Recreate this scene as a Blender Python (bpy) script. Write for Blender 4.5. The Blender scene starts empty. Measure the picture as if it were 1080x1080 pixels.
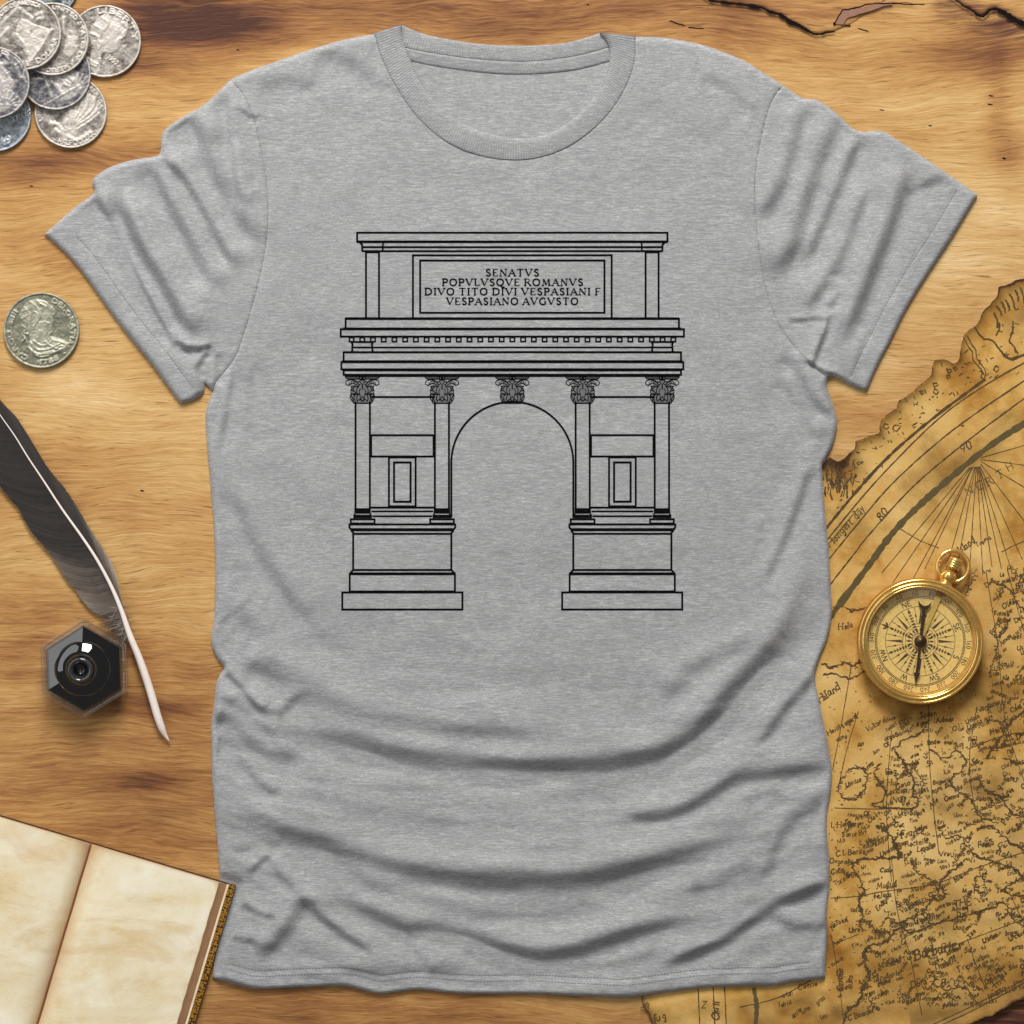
import bpy, math, random
import numpy as np

# ------------------------------------------------------------------ basics
S = 0.0008            # metres per photograph pixel on the table top
CAM_H = 3.0
rng = np.random.default_rng(7)
random.seed(7)
scene = bpy.context.scene
COL = scene.collection

def lin(r, g, b, a=1.0):
    f = lambda c: (c / 255.0) / 12.92 if c <= 10 else (((c / 255.0) + 0.055) / 1.055) ** 2.4
    return (f(r), f(g), f(b), a)

def W(p, z=0.0):
    """plan position (pixels of the photograph) -> metres"""
    p = np.asarray(p, float).reshape(-1, 2)
    out = np.empty((len(p), 3))
    out[:, 0] = (p[:, 0] - 540) * S
    out[:, 1] = (540 - p[:, 1]) * S
    out[:, 2] = z
    return out

def cr(pts, n=6, closed=False):
    """Catmull-Rom through the points"""
    p = np.asarray(pts, float)
    if closed:
        q = np.vstack([p[-1:], p, p[:2]])
        m = len(p)
    else:
        q = np.vstack([2 * p[0] - p[1], p, 2 * p[-1] - p[-2]])
        m = len(p) - 1
    out = []
    for i in range(m):
        a, b, c, d = q[i], q[i + 1], q[i + 2], q[i + 3]
        for k in range(n):
            t = k / n
            out.append(0.5 * ((2 * b) + (c - a) * t + (2 * a - 5 * b + 4 * c - d) * t * t + (3 * b - a - 3 * c + d) * t ** 3))
    if not closed:
        out.append(p[-1])
    return np.array(out)

def resample(pts, step):
    p = np.asarray(pts, float)
    seg = np.linalg.norm(np.diff(p, axis=0), axis=1)
    L = np.concatenate([[0], np.cumsum(seg)])
    n = max(1, int(math.ceil(L[-1] / step)))
    t = np.linspace(0, L[-1], n + 1)
    return np.stack([np.interp(t, L, p[:, k]) for k in range(p.shape[1])], 1)

_LAT = rng.random((256, 256))
def vnoise(x, y, seed=0):
    x = np.asarray(x) + seed * 37.17; y = np.asarray(y) + seed * 11.71
    xi = np.floor(x).astype(int); yi = np.floor(y).astype(int)
    fx = x - xi; fy = y - yi
    fx = fx * fx * (3 - 2 * fx); fy = fy * fy * (3 - 2 * fy)
    g = lambda a, b: _LAT[a & 255, b & 255]
    return (g(xi, yi) * (1 - fx) + g(xi + 1, yi) * fx) * (1 - fy) + (g(xi, yi + 1) * (1 - fx) + g(xi + 1, yi + 1) * fx) * fy - 0.5

def sdf(poly, P):
    """signed distance to a closed polygon, positive inside"""
    A = np.asarray(poly, float); B = np.roll(A, -1, 0)
    d2 = np.full(len(P), 1e18); ins = np.zeros(len(P), bool)
    px, py = P[:, 0], P[:, 1]
    for (ax, ay), (bx, by) in zip(A, B):
        ex, ey = bx - ax, by - ay
        l2 = ex * ex + ey * ey
        if l2 < 1e-12:
            continue
        t = np.clip(((px - ax) * ex + (py - ay) * ey) / l2, 0, 1)
        dx = px - ax - t * ex; dy = py - ay - t * ey
        d2 = np.minimum(d2, dx * dx + dy * dy)
        if ay != by:
            c = ((ay > py) != (by > py))
            ins ^= c & (px < ex * (py - ay) / ey + ax)
    d = np.sqrt(d2)
    return np.where(ins, d, -d)

def pl_dist(pl, P):
    """distance, signed side (left of travel = +), fraction along, for an open polyline"""
    pl = np.asarray(pl, float)
    seg = np.linalg.norm(np.diff(pl, axis=0), axis=1)
    L = np.concatenate([[0], np.cumsum(seg)])
    best = np.full(len(P), 1e18); sd = np.zeros(len(P)); tt = np.zeros(len(P))
    for i in range(len(pl) - 1):
        a, b = pl[i], pl[i + 1]
        e = b - a; l2 = e @ e
        if l2 < 1e-12:
            continue
        r = P - a
        t = np.clip((r @ e) / l2, 0, 1)
        dx = r[:, 0] - t * e[0]; dy = r[:, 1] - t * e[1]
        d2 = dx * dx + dy * dy
        m = d2 < best
        best[m] = d2[m]
        side = np.where(dx * e[1] - dy * e[0] >= 0, 1.0, -1.0)
        sd[m] = (np.sqrt(d2) * side)[m]
        tt[m] = ((L[i] + t * seg[i]) / L[-1])[m]
    return np.sqrt(best), sd, tt

sstep = lambda a, b, x: (lambda t: t * t * (3 - 2 * t))(np.clip((x - a) / (b - a), 0, 1))

# ------------------------------------------------------------------ objects
BASE = {}
def link_mesh(name, verts, faces, mat, parent=None, smooth=True, attrs=None):
    me = bpy.data.meshes.new(name)
    v = np.asarray(verts, float)
    if parent is not None:
        v = v - np.array(BASE[parent.name])
    me.from_pydata(v.tolist(), [], [list(f) for f in faces])
    if smooth:
        me.polygons.foreach_set('use_smooth', [True] * len(me.polygons))
    if attrs:
        for k, arr in attrs.items():
            a = me.attributes.new(k, 'FLOAT', 'POINT')
            a.data.foreach_set('value', np.asarray(arr, dtype=np.float32))
    mats = mat if isinstance(mat, (list, tuple)) else [mat]
    for m in mats:
        me.materials.append(m)
    me.update()
    o = bpy.data.objects.new(name, me)
    COL.objects.link(o)
    if parent is not None:
        o.parent = parent
    BASE[o.name] = BASE[parent.name] if parent is not None else (0.0, 0.0, 0.0)
    return o

def thing(name, label, cat, base, group=None):
    o = bpy.data.objects.new(name, None)
    COL.objects.link(o)
    o.empty_display_size = 0.02
    o.location = base
    BASE[o.name] = tuple(float(b) for b in base)
    o['label'] = label; o['category'] = cat
    if group:
        o['group'] = group
    return o

class MB:
    """collects geometry for one mesh"""
    def __init__(s):
        s.v = []; s.f = []; s.n = 0; s.at = []
    def add(s, v, f, val=0.0):
        v = np.asarray(v, float)
        s.v.append(v); s.f += [tuple(i + s.n for i in q) for q in f]
        s.at.append(np.full(len(v), val) if np.isscalar(val) else np.asarray(val, float))
        s.n += len(v)
    def build(s, name, mat, parent=None, smooth=True, attr=None):
        return link_mesh(name, np.vstack(s.v), s.f, mat, parent, smooth, {attr: np.concatenate(s.at)} if attr else None)

def ribbon(mb, pts, w, zf, lift=0.0, closed=False, step=6.0, val=0.0):
    """flat printed stroke lying on a surface; pts in plan pixels, w a width or widths"""
    p = np.asarray(pts, float)
    if closed:
        p = np.vstack([p, p[:1]])
    wa = np.full(len(p), w, float) if np.isscalar(w) else np.asarray(w, float)
    keep = np.concatenate([[True], np.linalg.norm(np.diff(p, axis=0), axis=1) > 1e-6])
    p, wa = p[keep], wa[keep]
    if len(p) < 2:
        return
    if step:
        q = [p[:1]]; ww = [wa[:1]]
        for i in range(len(p) - 1):
            n = max(1, int(math.ceil(np.linalg.norm(p[i + 1] - p[i]) / step)))
            t = np.linspace(0, 1, n + 1)[1:, None]
            q.append(p[i] + (p[i + 1] - p[i]) * t); ww.append(wa[i] + (wa[i + 1] - wa[i]) * t[:, 0])
        p = np.vstack(q); wa = np.concatenate(ww)
    d = np.diff(p, axis=0); d /= np.linalg.norm(d, axis=1)[:, None]
    if closed:
        d0 = np.vstack([d[-1:], d]); d1 = np.vstack([d, d[:1]])
    else:
        d0 = np.vstack([d[:1], d]); d1 = np.vstack([d, d[-1:]])
    t = d0 + d1
    ln = np.linalg.norm(t, axis=1)
    t = np.where(ln[:, None] < 0.3, d1, t / np.maximum(ln, 1e-9)[:, None])
    nrm = np.stack([-t[:, 1], t[:, 0]], 1)
    c = np.clip(np.abs((nrm * np.stack([-d1[:, 1], d1[:, 0]], 1)).sum(1)), 0.5, 1)
    off = nrm * (wa / 2 / c)[:, None]
    a, b = p + off, p - off
    lift = lift + (mb.n % 97) * 4e-7
    va = W(a); vb = W(b)
    va[:, 2] = zf(a) + lift; vb[:, 2] = zf(b) + lift
    n = len(p)
    mb.add(np.vstack([va, vb]), [(i + n, i + n + 1, i + 1, i) for i in range(n - 1)], val)

def patch(mb, poly, zf, lift=0.0, val=0.0):
    """small filled convex-ish printed patch"""
    p = np.asarray(poly, float)
    v = W(p); v[:, 2] = zf(p) + lift + (mb.n % 97) * 4e-7
    if (np.roll(p, -1, 0)[:, 0] * p[:, 1] - p[:, 0] * np.roll(p, -1, 0)[:, 1]).sum() < 0:
        v = v[::-1]
    mb.add(v, [tuple(range(len(v)))], val)

def clip_mesh(poly, zf, cell, name, mat, parent, attrs=None, skirt=None):
    """fine sheet over the inside of a plan outline, cut exactly along it; attrs: name -> f(P)"""
    poly = np.asarray(poly, float)
    lo = poly.min(0) - cell * 1.37; hi = poly.max(0) + cell * 1.5
    nx = int((hi[0] - lo[0]) / cell) + 2; ny = int((hi[1] - lo[1]) / cell) + 2
    X, Y = np.meshgrid(lo[0] + np.arange(nx) * cell, lo[1] + np.arange(ny) * cell)
    P = np.stack([X.ravel(), Y.ravel()], 1)
    D = sdf(poly, P); ins = D > 0
    idx = np.full(len(P), -1); idx[ins] = np.arange(ins.sum())
    pts = [P[ins]]; n = int(ins.sum()); extra = []; ek = {}
    faces = []; bedges = []
    g = np.arange(nx * ny).reshape(ny, nx)
    c0, c1, c2, c3 = g[1:, :-1].ravel(), g[1:, 1:].ravel(), g[:-1, 1:].ravel(), g[:-1, :-1].ravel()   # counter-clockwise in world
    cnt = ins[c0].astype(int) + ins[c1] + ins[c2] + ins[c3]
    full = cnt == 4
    faces += np.stack([idx[c0[full]], idx[c1[full]], idx[c2[full]], idx[c3[full]]], 1).tolist()
    for k in np.nonzero((cnt > 0) & (cnt < 4))[0]:
        q = [c0[k], c1[k], c2[k], c3[k]]
        out = []; cross = []
        for i in range(4):
            a, b = q[i], q[(i + 1) % 4]
            if ins[a]:
                out.append(int(idx[a]))
            if ins[a] != ins[b]:
                key = (min(a, b), max(a, b))
                if key not in ek:
                    t = D[a] / (D[a] - D[b])
                    ek[key] = n + len(extra)
                    extra.append(P[a] + (P[b] - P[a]) * t)
                out.append(ek[key]); cross.append((ek[key], bool(ins[a])))
        if len(out) >= 3:
            faces.append(out)
        if len(cross) == 2:
            a, b = cross
            bedges.append((a[0], b[0]) if a[1] else (b[0], a[0]))
    if extra:
        pts.append(np.array(extra))
    pts = np.vstack(pts)
    v = W(pts); v[:, 2] = zf(pts)
    at = {k: f(pts) for k, f in (attrs or {}).items()}
    if skirt is not None and bedges:
        used = sorted({i for e in bedges for i in e})
        m = {i: len(v) + j for j, i in enumerate(used)}
        lowv = v[used].copy(); lowv[:, 2] = np.minimum(skirt, lowv[:, 2])
        v = np.vstack([v, lowv])
        at = {k: np.concatenate([a, a[used]]) for k, a in at.items()}
        faces += [(b, a, m[a], m[b]) for a, b in bedges]
    return link_mesh(name, v, faces, mat, parent, True, at)

def lathe(profile, c, seg=96, jit=None):
    """profile (r metres, z metres) turned about the vertical through c"""
    pr = np.asarray(profile, float)
    a = np.linspace(0, 2 * math.pi, seg, endpoint=False)
    v = np.empty((len(pr), seg, 3))
    v[:, :, 0] = c[0] + pr[:, :1] * np.cos(a); v[:, :, 1] = c[1] + pr[:, :1] * np.sin(a); v[:, :, 2] = c[2] + pr[:, 1:]
    f = [(i * seg + j, i * seg + (j + 1) % seg, (i + 1) * seg + (j + 1) % seg, (i + 1) * seg + j) for i in range(len(pr) - 1) for j in range(seg)]
    return v.reshape(-1, 3), [q[::-1] for q in f]

def tube(path, r, seg=12, closed=False):
    p = np.asarray(path, float); n = len(p)
    rr = np.full(n, r) if np.isscalar(r) else np.asarray(r)
    v = []
    for i in range(n):
        t = p[(i + 1) % n] - p[i - 1] if closed else p[min(i + 1, n - 1)] - p[max(i - 1, 0)]
        t = t / np.linalg.norm(t)
        u = np.cross(t, [0, 0, 1.0])
        if np.linalg.norm(u) < 1e-6:
            u = np.array([1.0, 0, 0])
        u /= np.linalg.norm(u); w = np.cross(u, t)
        for k in range(seg):
            a = 2 * math.pi * k / seg
            v.append(p[i] + rr[i] * (math.cos(a) * u + math.sin(a) * w))
    f = []
    for i in range(n if closed else n - 1):
        j = (i + 1) % n
        for k in range(seg):
            l = (k + 1) % seg
            f.append((i * seg + k, i * seg + l, j * seg + l, j * seg + k))
    if not closed:
        f.append(tuple(range(seg))[::-1]); f.append(tuple((n - 1) * seg + k for k in range(seg)))
    return np.array(v), f

def prism(poly, z0, z1):
    """solid from a plan outline in pixels between two heights"""
    p = np.asarray(poly, float)
    if (np.roll(p, -1, 0)[:, 0] * p[:, 1] - p[:, 0] * np.roll(p, -1, 0)[:, 1]).sum() < 0:
        p = p[::-1]
    n = len(p)
    v = np.vstack([W(p, z0), W(p, z1)])
    f = [tuple(range(n, 2 * n)), tuple(range(n))[::-1]] + [(i, (i + 1) % n, n + (i + 1) % n, n + i) for i in range(n)]
    return v, f

# ------------------------------------------------------------------ materials
class NT:
    def __init__(s, name):
        s.m = bpy.data.materials.new(name); s.m.use_nodes = True
        s.t = s.m.node_tree; s.n = s.t.nodes; s.n.clear()
        s.out = s.n.new('ShaderNodeOutputMaterial')
    def node(s, typ, **kw):
        x = s.n.new(typ)
        ins = kw.pop('ins', {})
        for k, v in kw.items():
            setattr(x, k, v)
        for k, v in ins.items():
            s.set(x, k, v)
        return x
    def set(s, x, k, v):
        i = x.inputs[k]
        if hasattr(v, 'is_output') or isinstance(v, bpy.types.NodeSocket):
            s.t.links.new(v, i)
        else:
            i.default_value = v
    def coord(s, scale=(1, 1, 1), rot=(0, 0, 0), loc=(0, 0, 0)):
        c = s.node('ShaderNodeTexCoord')
        return s.node('ShaderNodeMapping', ins={'Vector': c.outputs['Object'], 'Scale': scale, 'Rotation': rot, 'Location': loc}).outputs[0]
    def noise(s, vec, scale, detail=3, rough=0.55, dist=0.0):
        return s.node('ShaderNodeTexNoise', ins={'Vector': vec, 'Scale': scale, 'Detail': detail, 'Roughness': rough, 'Distortion': dist}).outputs['Fac']
    def ramp(s, fac, stops, interp='LINEAR'):
        r = s.node('ShaderNodeValToRGB', ins={'Fac': fac}); e = r.color_ramp; e.interpolation = interp
        while len(e.elements) < len(stops):
            e.elements.new(0.5)
        for el, (p, c) in zip(e.elements, stops):
            el.position = p; el.color = c if len(c) == 4 else (*c, 1)
        return r.outputs[0]
    def rmap(s, x, a, b, c=0.0, d=1.0):
        return s.node('ShaderNodeMapRange', ins={'Value': x, 'From Min': a, 'From Max': b, 'To Min': c, 'To Max': d}).outputs[0]
    def math(s, op, a, b=0.0, c=0.0):
        x = s.node('ShaderNodeMath', operation=op); s.set(x, 0, a); s.set(x, 1, b)
        if op in ('MULTIPLY_ADD',):
            s.set(x, 2, c)
        return x.outputs[0]
    def mix(s, fac, a, b, mode='MIX'):
        x = s.node('ShaderNodeMix', data_type='RGBA', blend_type=mode)
        for k, v in ((0, fac), (6, a), (7, b)):
            s.set(x, k, v)
        return x.outputs[2]
    def attr(s, name):
        return s.node('ShaderNodeAttribute', attribute_name=name).outputs['Fac']
    def bump(s, h, strength, dist, normal=None):
        x = s.node('ShaderNodeBump', ins={'Height': h, 'Strength': strength, 'Distance': dist})
        if normal is not None:
            s.set(x, 'Normal', normal)
        return x.outputs[0]
    def bsdf(s, **kw):
        x = s.node('ShaderNodeBsdfPrincipled')
        for k, v in kw.items():
            s.set(x, k.replace('_', ' '), v)
        s.t.links.new(x.outputs[0], s.out.inputs[0])
        return s.m

def simple(name, col, rough=0.6, metal=0.0, **kw):
    t = NT(name)
    v = t.coord()
    n = t.noise(v, 400, 4)
    c = t.mix(t.rmap(n, 0.3, 0.7, 0, 1), tuple(x * 0.86 for x in col[:3]) + (1,), tuple(min(1, x * 1.1) for x in col[:3]) + (1,))
    return t.bsdf(Base_Color=c, Roughness=rough, Metallic=metal, **kw)

def m_fabric(name, rib=False):
    t = NT(name)
    v = t.coord()
    n1 = t.noise(t.coord((120, 1250, 300), (0, 0, 0.02)), 1.0, 3, 0.6, 0.3)      # heather flecks drawn along the knit rows
    n2 = t.noise(t.coord((430, 1500, 300), (0, 0, -0.03)), 1.0, 2, 0.6)
    n3 = t.noise(v, 2200, 2, 0.6)
    n4 = t.noise(t.coord((25, 60, 1)), 1.0, 2)
    f = t.math('ADD', t.math('MULTIPLY', n1, 0.5), t.math('MULTIPLY', n2, 0.36))
    f = t.math('ADD', f, t.math('MULTIPLY', n3, 0.2))
    f = t.math('ADD', f, t.math('MULTIPLY', n4, 0.1))
    c = t.ramp(t.rmap(f, 0.38, 0.70), [(0.0, (0.195, 0.195, 0.198, 1)), (0.38, (0.288, 0.289, 0.293, 1)), (0.62, (0.33, 0.331, 0.335, 1)), (1.0, (0.5, 0.5, 0.505, 1))])
    h = t.math('ADD', n2, t.math('MULTIPLY', n3, 0.8))
    b = t.bump(h, 0.25, 0.0003)
    if rib:
        w = t.math('SINE', t.attr('rib'), 0)
        b = t.bump(w, 0.34, 0.0003, b)
        c = t.mix(t.rmap(w, -1, 1, 0.24, 0), c, (0.16, 0.16, 0.162, 1))
    return t.bsdf(Base_Color=c, Roughness=0.92, Normal=b, Sheen_Weight=0.15, Specular_IOR_Level=0.2)

def m_wood(name):
    t = NT(name)
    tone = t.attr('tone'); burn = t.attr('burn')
    warp = t.noise(t.coord((5, 9, 5)), 1.0, 3, 0.5)
    c0 = t.node('ShaderNodeTexCoord').outputs['Object']
    wv = t.node('ShaderNodeCombineXYZ', ins={'Y': t.math('MULTIPLY', t.math('SUBTRACT', warp, 0.5), 0.05)}).outputs[0]
    base = t.node('ShaderNodeVectorMath', operation='ADD', ins={0: c0, 1: wv}).outputs[0]
    def g(scale, detail, rough=0.6, dist=0.0):
        mp = t.node('ShaderNodeMapping', ins={'Vector': base, 'Scale': scale}).outputs[0]
        return t.noise(mp, 1.0, detail, rough, dist)
    band = g((3.0, 30, 3), 4, 0.6, 0.3)
    fibre = g((16, 300, 20), 4, 0.62, 0.35)
    fine = g((70, 900, 20), 3, 0.65, 0.4)
    dash = g((42, 560, 20), 2, 0.5, 0.4)
    wavy = g((34, 330, 20), 2, 0.5, 0.7)
    f = t.math('ADD', t.math('MULTIPLY', band, 0.55), t.math('MULTIPLY', fibre, 0.4))
    f = t.math('ADD', f, t.math('MULTIPLY', fine, 0.38))
    blotch = t.noise(t.coord((5, 12, 5), (0, 0, 0), (4.2, 1.3, 0)), 1.0, 5, 0.62, 0.4)
    f = t.math('ADD', f, t.math('MULTIPLY', t.math('SUBTRACT', blotch, 0.46), 0.55))
    f = t.math('ADD', f, t.math('MULTIPLY', wavy, 0.34))
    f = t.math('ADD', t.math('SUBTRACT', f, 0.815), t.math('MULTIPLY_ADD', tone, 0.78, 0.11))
    c = t.ramp(f, [(0.0, lin(230, 197, 145)), (0.22, lin(212, 172, 112)), (0.42, lin(193, 146, 86)), (0.62, lin(164, 114, 64)), (0.82, lin(122, 76, 44)), (1.0, lin(78, 44, 30))])
    dk = t.rmap(dash, 0.62, 0.74, 0, 0.55)
    c = t.mix(dk, c, lin(92, 56, 30))
    pores = t.rmap(g((120, 800, 20), 2, 0.5, 0.2), 0.66, 0.76, 0, 0.5)
    c = t.mix(pores, c, lin(80, 50, 28))
    bn = t.math('ADD', burn, t.math('MULTIPLY', t.math('SUBTRACT', fibre, 0.5), 0.9))
    bn = t.math('ADD', bn, t.math('MULTIPLY', t.math('SUBTRACT', wavy, 0.5), t.rmap(burn, 0.02, 0.25, 0, 0.9)))
    c = t.mix(t.rmap(bn, 0.2, 0.75), c, lin(88, 50, 40))
    c = t.mix(t.rmap(bn, 0.85, 1.15), c, lin(22, 18, 22))
    h = t.math('SUBTRACT', t.math('ADD', fibre, t.math('MULTIPLY', fine, 0.5)), t.math('MULTIPLY', dk, 0.8))
    h = t.math('ADD', h, t.math('MULTIPLY', wavy, 0.8))
    b = t.bump(h, 0.44, 0.0009)
    return t.bsdf(Base_Color=c, Roughness=t.rmap(fibre, 0.3, 0.7, 0.5, 0.68), Normal=b, Specular_IOR_Level=0.3)

def m_paper_map():
    t = NT('aged_map_paper')
    e = t.attr('edge')
    v = t.coord()
    n1 = t.noise(v, 7, 4, 0.6, 0.4); n2 = t.noise(v, 22, 5, 0.62); n3 = t.noise(v, 900, 3, 0.6); n4 = t.noise(v, 120, 4, 0.6)
    f = t.math('ADD', t.math('MULTIPLY', n1, 0.8), t.math('MULTIPLY', n2, 0.62))
    f = t.math('ADD', f, t.math('MULTIPLY', n4, 0.14)); f = t.math('ADD', f, t.math('MULTIPLY', n3, 0.14))
    c = t.ramp(t.rmap(f, 0.62, 1.05), [(0.0, lin(140, 92, 32)), (0.25, lin(180, 130, 56)), (0.52, lin(210, 166, 92)), (1.0, lin(230, 194, 126))])
    st = t.rmap(t.noise(t.coord(loc=(3.1, 1.7, 0)), 13, 5, 0.65, 0.6), 0.53, 0.72, 0, 0.65)
    c = t.mix(st, c, lin(126, 98, 46))
    ee = t.math('ADD', e, t.math('MULTIPLY', t.math('SUBTRACT', n4, 0.5), 0.6))
    c = t.mix(t.rmap(ee, 0.15, 0.8, 0, 0.8), c, lin(122, 84, 32))
    c = t.mix(t.rmap(ee, 0.85, 1.05), c, lin(70, 46, 22))
    b = t.bump(t.math('ADD', n3, t.math('MULTIPLY', n4, 1.5)), 0.35, 0.0005)
    return t.bsdf(Base_Color=c, Roughness=0.8, Normal=b, Specular_IOR_Level=0.25)

def m_page():
    t = NT('aged_page_paper')
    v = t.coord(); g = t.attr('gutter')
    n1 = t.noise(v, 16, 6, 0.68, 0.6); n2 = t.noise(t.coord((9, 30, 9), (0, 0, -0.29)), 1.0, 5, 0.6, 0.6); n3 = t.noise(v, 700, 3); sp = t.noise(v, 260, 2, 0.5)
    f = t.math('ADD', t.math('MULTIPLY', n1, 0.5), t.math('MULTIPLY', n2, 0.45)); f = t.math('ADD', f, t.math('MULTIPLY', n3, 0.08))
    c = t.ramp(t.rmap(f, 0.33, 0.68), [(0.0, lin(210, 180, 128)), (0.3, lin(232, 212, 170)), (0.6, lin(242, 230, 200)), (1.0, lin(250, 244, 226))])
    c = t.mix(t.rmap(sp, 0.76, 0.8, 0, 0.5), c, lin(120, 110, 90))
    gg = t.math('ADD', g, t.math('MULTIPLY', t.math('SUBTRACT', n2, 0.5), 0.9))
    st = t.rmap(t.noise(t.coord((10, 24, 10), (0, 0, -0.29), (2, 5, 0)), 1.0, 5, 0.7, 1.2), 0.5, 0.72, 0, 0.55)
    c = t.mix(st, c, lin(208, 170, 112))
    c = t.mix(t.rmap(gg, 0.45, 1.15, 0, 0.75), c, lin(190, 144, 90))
    b = t.bump(t.math('ADD', n3, t.math('MULTIPLY', n1, 3)), 0.3, 0.0005)
    return t.bsdf(Base_Color=c, Roughness=0.85, Normal=b, Specular_IOR_Level=0.2)

def m_page_edge():
    t = NT('page_edges')
    l = t.attr('leaf')
    n = t.node('ShaderNodeTexNoise', noise_dimensions='1D', ins={'W': l, 'Scale': 14.0, 'Detail': 4.0}).outputs['Fac']
    n2 = t.noise(t.coord(), 90, 3)
    c = t.ramp(t.math('ADD', n, t.math('MULTIPLY', t.math('SUBTRACT', n2, 0.5), 0.2)), [(0.25, lin(138, 94, 60)), (0.5, lin(200, 150, 106)), (0.75, lin(232, 196, 152))])
    return t.bsdf(Base_Color=c, Roughness=0.75, Normal=t.bump(n, 0.4, 0.0006))

def m_gilt():
    t = NT('gilt_tooled_leather')
    v = t.coord((1, 1, 1), (0, 0, 0.29))
    vo = t.node('ShaderNodeTexVoronoi', feature='F1', ins={'Vector': v, 'Scale': 420.0, 'Randomness': 0.45}).outputs['Distance']
    n = t.noise(v, 500, 2)
    f = t.math('ADD', vo, t.math('MULTIPLY', t.math('SUBTRACT', n, 0.5), 0.35))
    k = t.rmap(f, 0.43, 0.52)
    c = t.mix(k, lin(196, 138, 42), lin(34, 22, 14))
    return t.bsdf(Base_Color=c, Metallic=t.rmap(k, 0, 1, 0.55, 0), Roughness=0.42, Normal=t.bump(f, 0.6, -0.0005))

def m_coin(name, hi, lo, dark=0.5, metal=0.75, rough=0.36):
    t = NT(name)
    r = t.attr('relief'); v = t.coord()
    n = t.noise(v, 260, 5, 0.65); n2 = t.noise(v, 120, 4, 0.6, 0.5); n3 = t.noise(v, 900, 2)
    f = t.math('ADD', r, t.math('MULTIPLY', t.math('SUBTRACT', n, 0.5), 1.3))
    f = t.math('ADD', f, t.math('MULTIPLY', t.math('SUBTRACT', n2, 0.5), 0.9))
    c = t.mix(t.rmap(f, dark - 0.42, dark + 0.36), lo, hi)
    b = t.bump(t.math('ADD', n, t.math('MULTIPLY', n3, 0.6)), 0.28, 0.0006)
    return t.bsdf(Base_Color=c, Metallic=metal, Roughness=t.rmap(n2, 0.3, 0.7, rough - 0.07, rough + 0.12), Normal=b)

def m_brass(name, col, rough=0.2, metal=0.86):
    t = NT(name)
    v = t.coord(); n = t.noise(v, 85, 5, 0.7); n2 = t.noise(v, 500, 4, .7)
    c = t.mix(t.rmap(n, 0.3, 0.7), tuple(x * 0.78 for x in col[:3]) + (1,), col)
    return t.bsdf(Base_Color=c, Metallic=metal, Roughness=t.rmap(n, 0.3, 0.7, rough * 0.75, rough * 1.4), Normal=t.bump(n2, 0.12, 0.0004))

def m_clear(name, tint=(1, 1, 1, 1), ior=1.45):
    """thin clear pane: what is behind shows through, the surface reflects"""
    t = NT(name)
    tr = t.node('ShaderNodeBsdfTransparent', ins={'Color': tint}).outputs[0]
    gl = t.node('ShaderNodeBsdfGlossy', ins={'Roughness': 0.03, 'Color': (1, 1, 1, 1)}).outputs[0]
    fc = t.node('ShaderNodeLayerWeight', ins={'Blend': 0.5}).outputs['Facing']
    fr = t.math('MULTIPLY_ADD', t.math('POWER', fc, 4.0), 0.7, 0.035)
    mx = t.node('ShaderNodeMixShader', ins={0: fr, 1: tr, 2: gl}).outputs[0]
    t.t.links.new(mx, t.out.inputs[0])
    return t.m

def m_feather():
    t = NT('dark_feather')
    a = t.attr('shade'); n = t.noise(t.coord(), 130, 4)
    f = t.math('ADD', a, t.math('MULTIPLY', t.math('SUBTRACT', n, 0.5), 0.16))
    c = t.ramp(f, [(0.0, lin(26, 22, 20)), (0.35, lin(58, 50, 45)), (0.65, lin(112, 100, 90)), (1.0, lin(190, 178, 164))])
    return t.bsdf(Base_Color=c, Roughness=0.55, Specular_IOR_Level=0.35, Sheen_Weight=0.1)

FAB = m_fabric('heather_grey_jersey'); FABR = m_fabric('heather_grey_rib', True)
WOOD = m_wood('weathered_wood')
def m_print():
    t = NT('black_print'); n = t.noise(t.coord(), 500, 4)
    weave = t.noise(t.coord((420, 1500, 300)), 1.0, 3, 0.6)
    c = t.mix(t.attr('grey'), t.mix(t.rmap(weave, 0.58, 0.75), (0.003, 0.003, 0.003, 1), (0.035, 0.035, 0.035, 1)), t.mix(n, (0.13, 0.13, 0.132, 1), (0.2, 0.2, 0.2, 1)))
    return t.bsdf(Base_Color=c, Roughness=0.9, Specular_IOR_Level=0.03)
INK = m_print()
THREAD = simple('grey_thread', (0.2, 0.2, 0.203), 0.9)
MAPP = m_paper_map()
def m_mapink():
    t = NT('faded_brown_ink')
    n = t.noise(t.coord(), 300, 4, 0.7); a = t.attr('fade')
    c = t.mix(t.rmap(n, 0.35, 0.7), lin(62, 46, 24), lin(104, 78, 38))
    c = t.mix(a, c, lin(96, 84, 44))
    return t.bsdf(Base_Color=c, Roughness=0.85)
MAPI = m_mapink()
CHAR = simple('charred_wood', lin(20, 16, 18), 0.8, Specular_IOR_Level=0.1)
BRASS = m_brass('polished_brass', lin(246, 200, 112), 0.17, 0.78)
BRASSD = m_brass('deep_brass', lin(216, 140, 46), 0.22, 0.78)
DIAL = simple('cream_dial', lin(230, 194, 112), 0.55)
DINK = simple('dial_print', lin(74, 56, 30), 0.7)
STEEL = m_brass('browned_steel', lin(92, 66, 46), 0.35)
GLASSC = m_clear('watch_glass')

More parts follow.
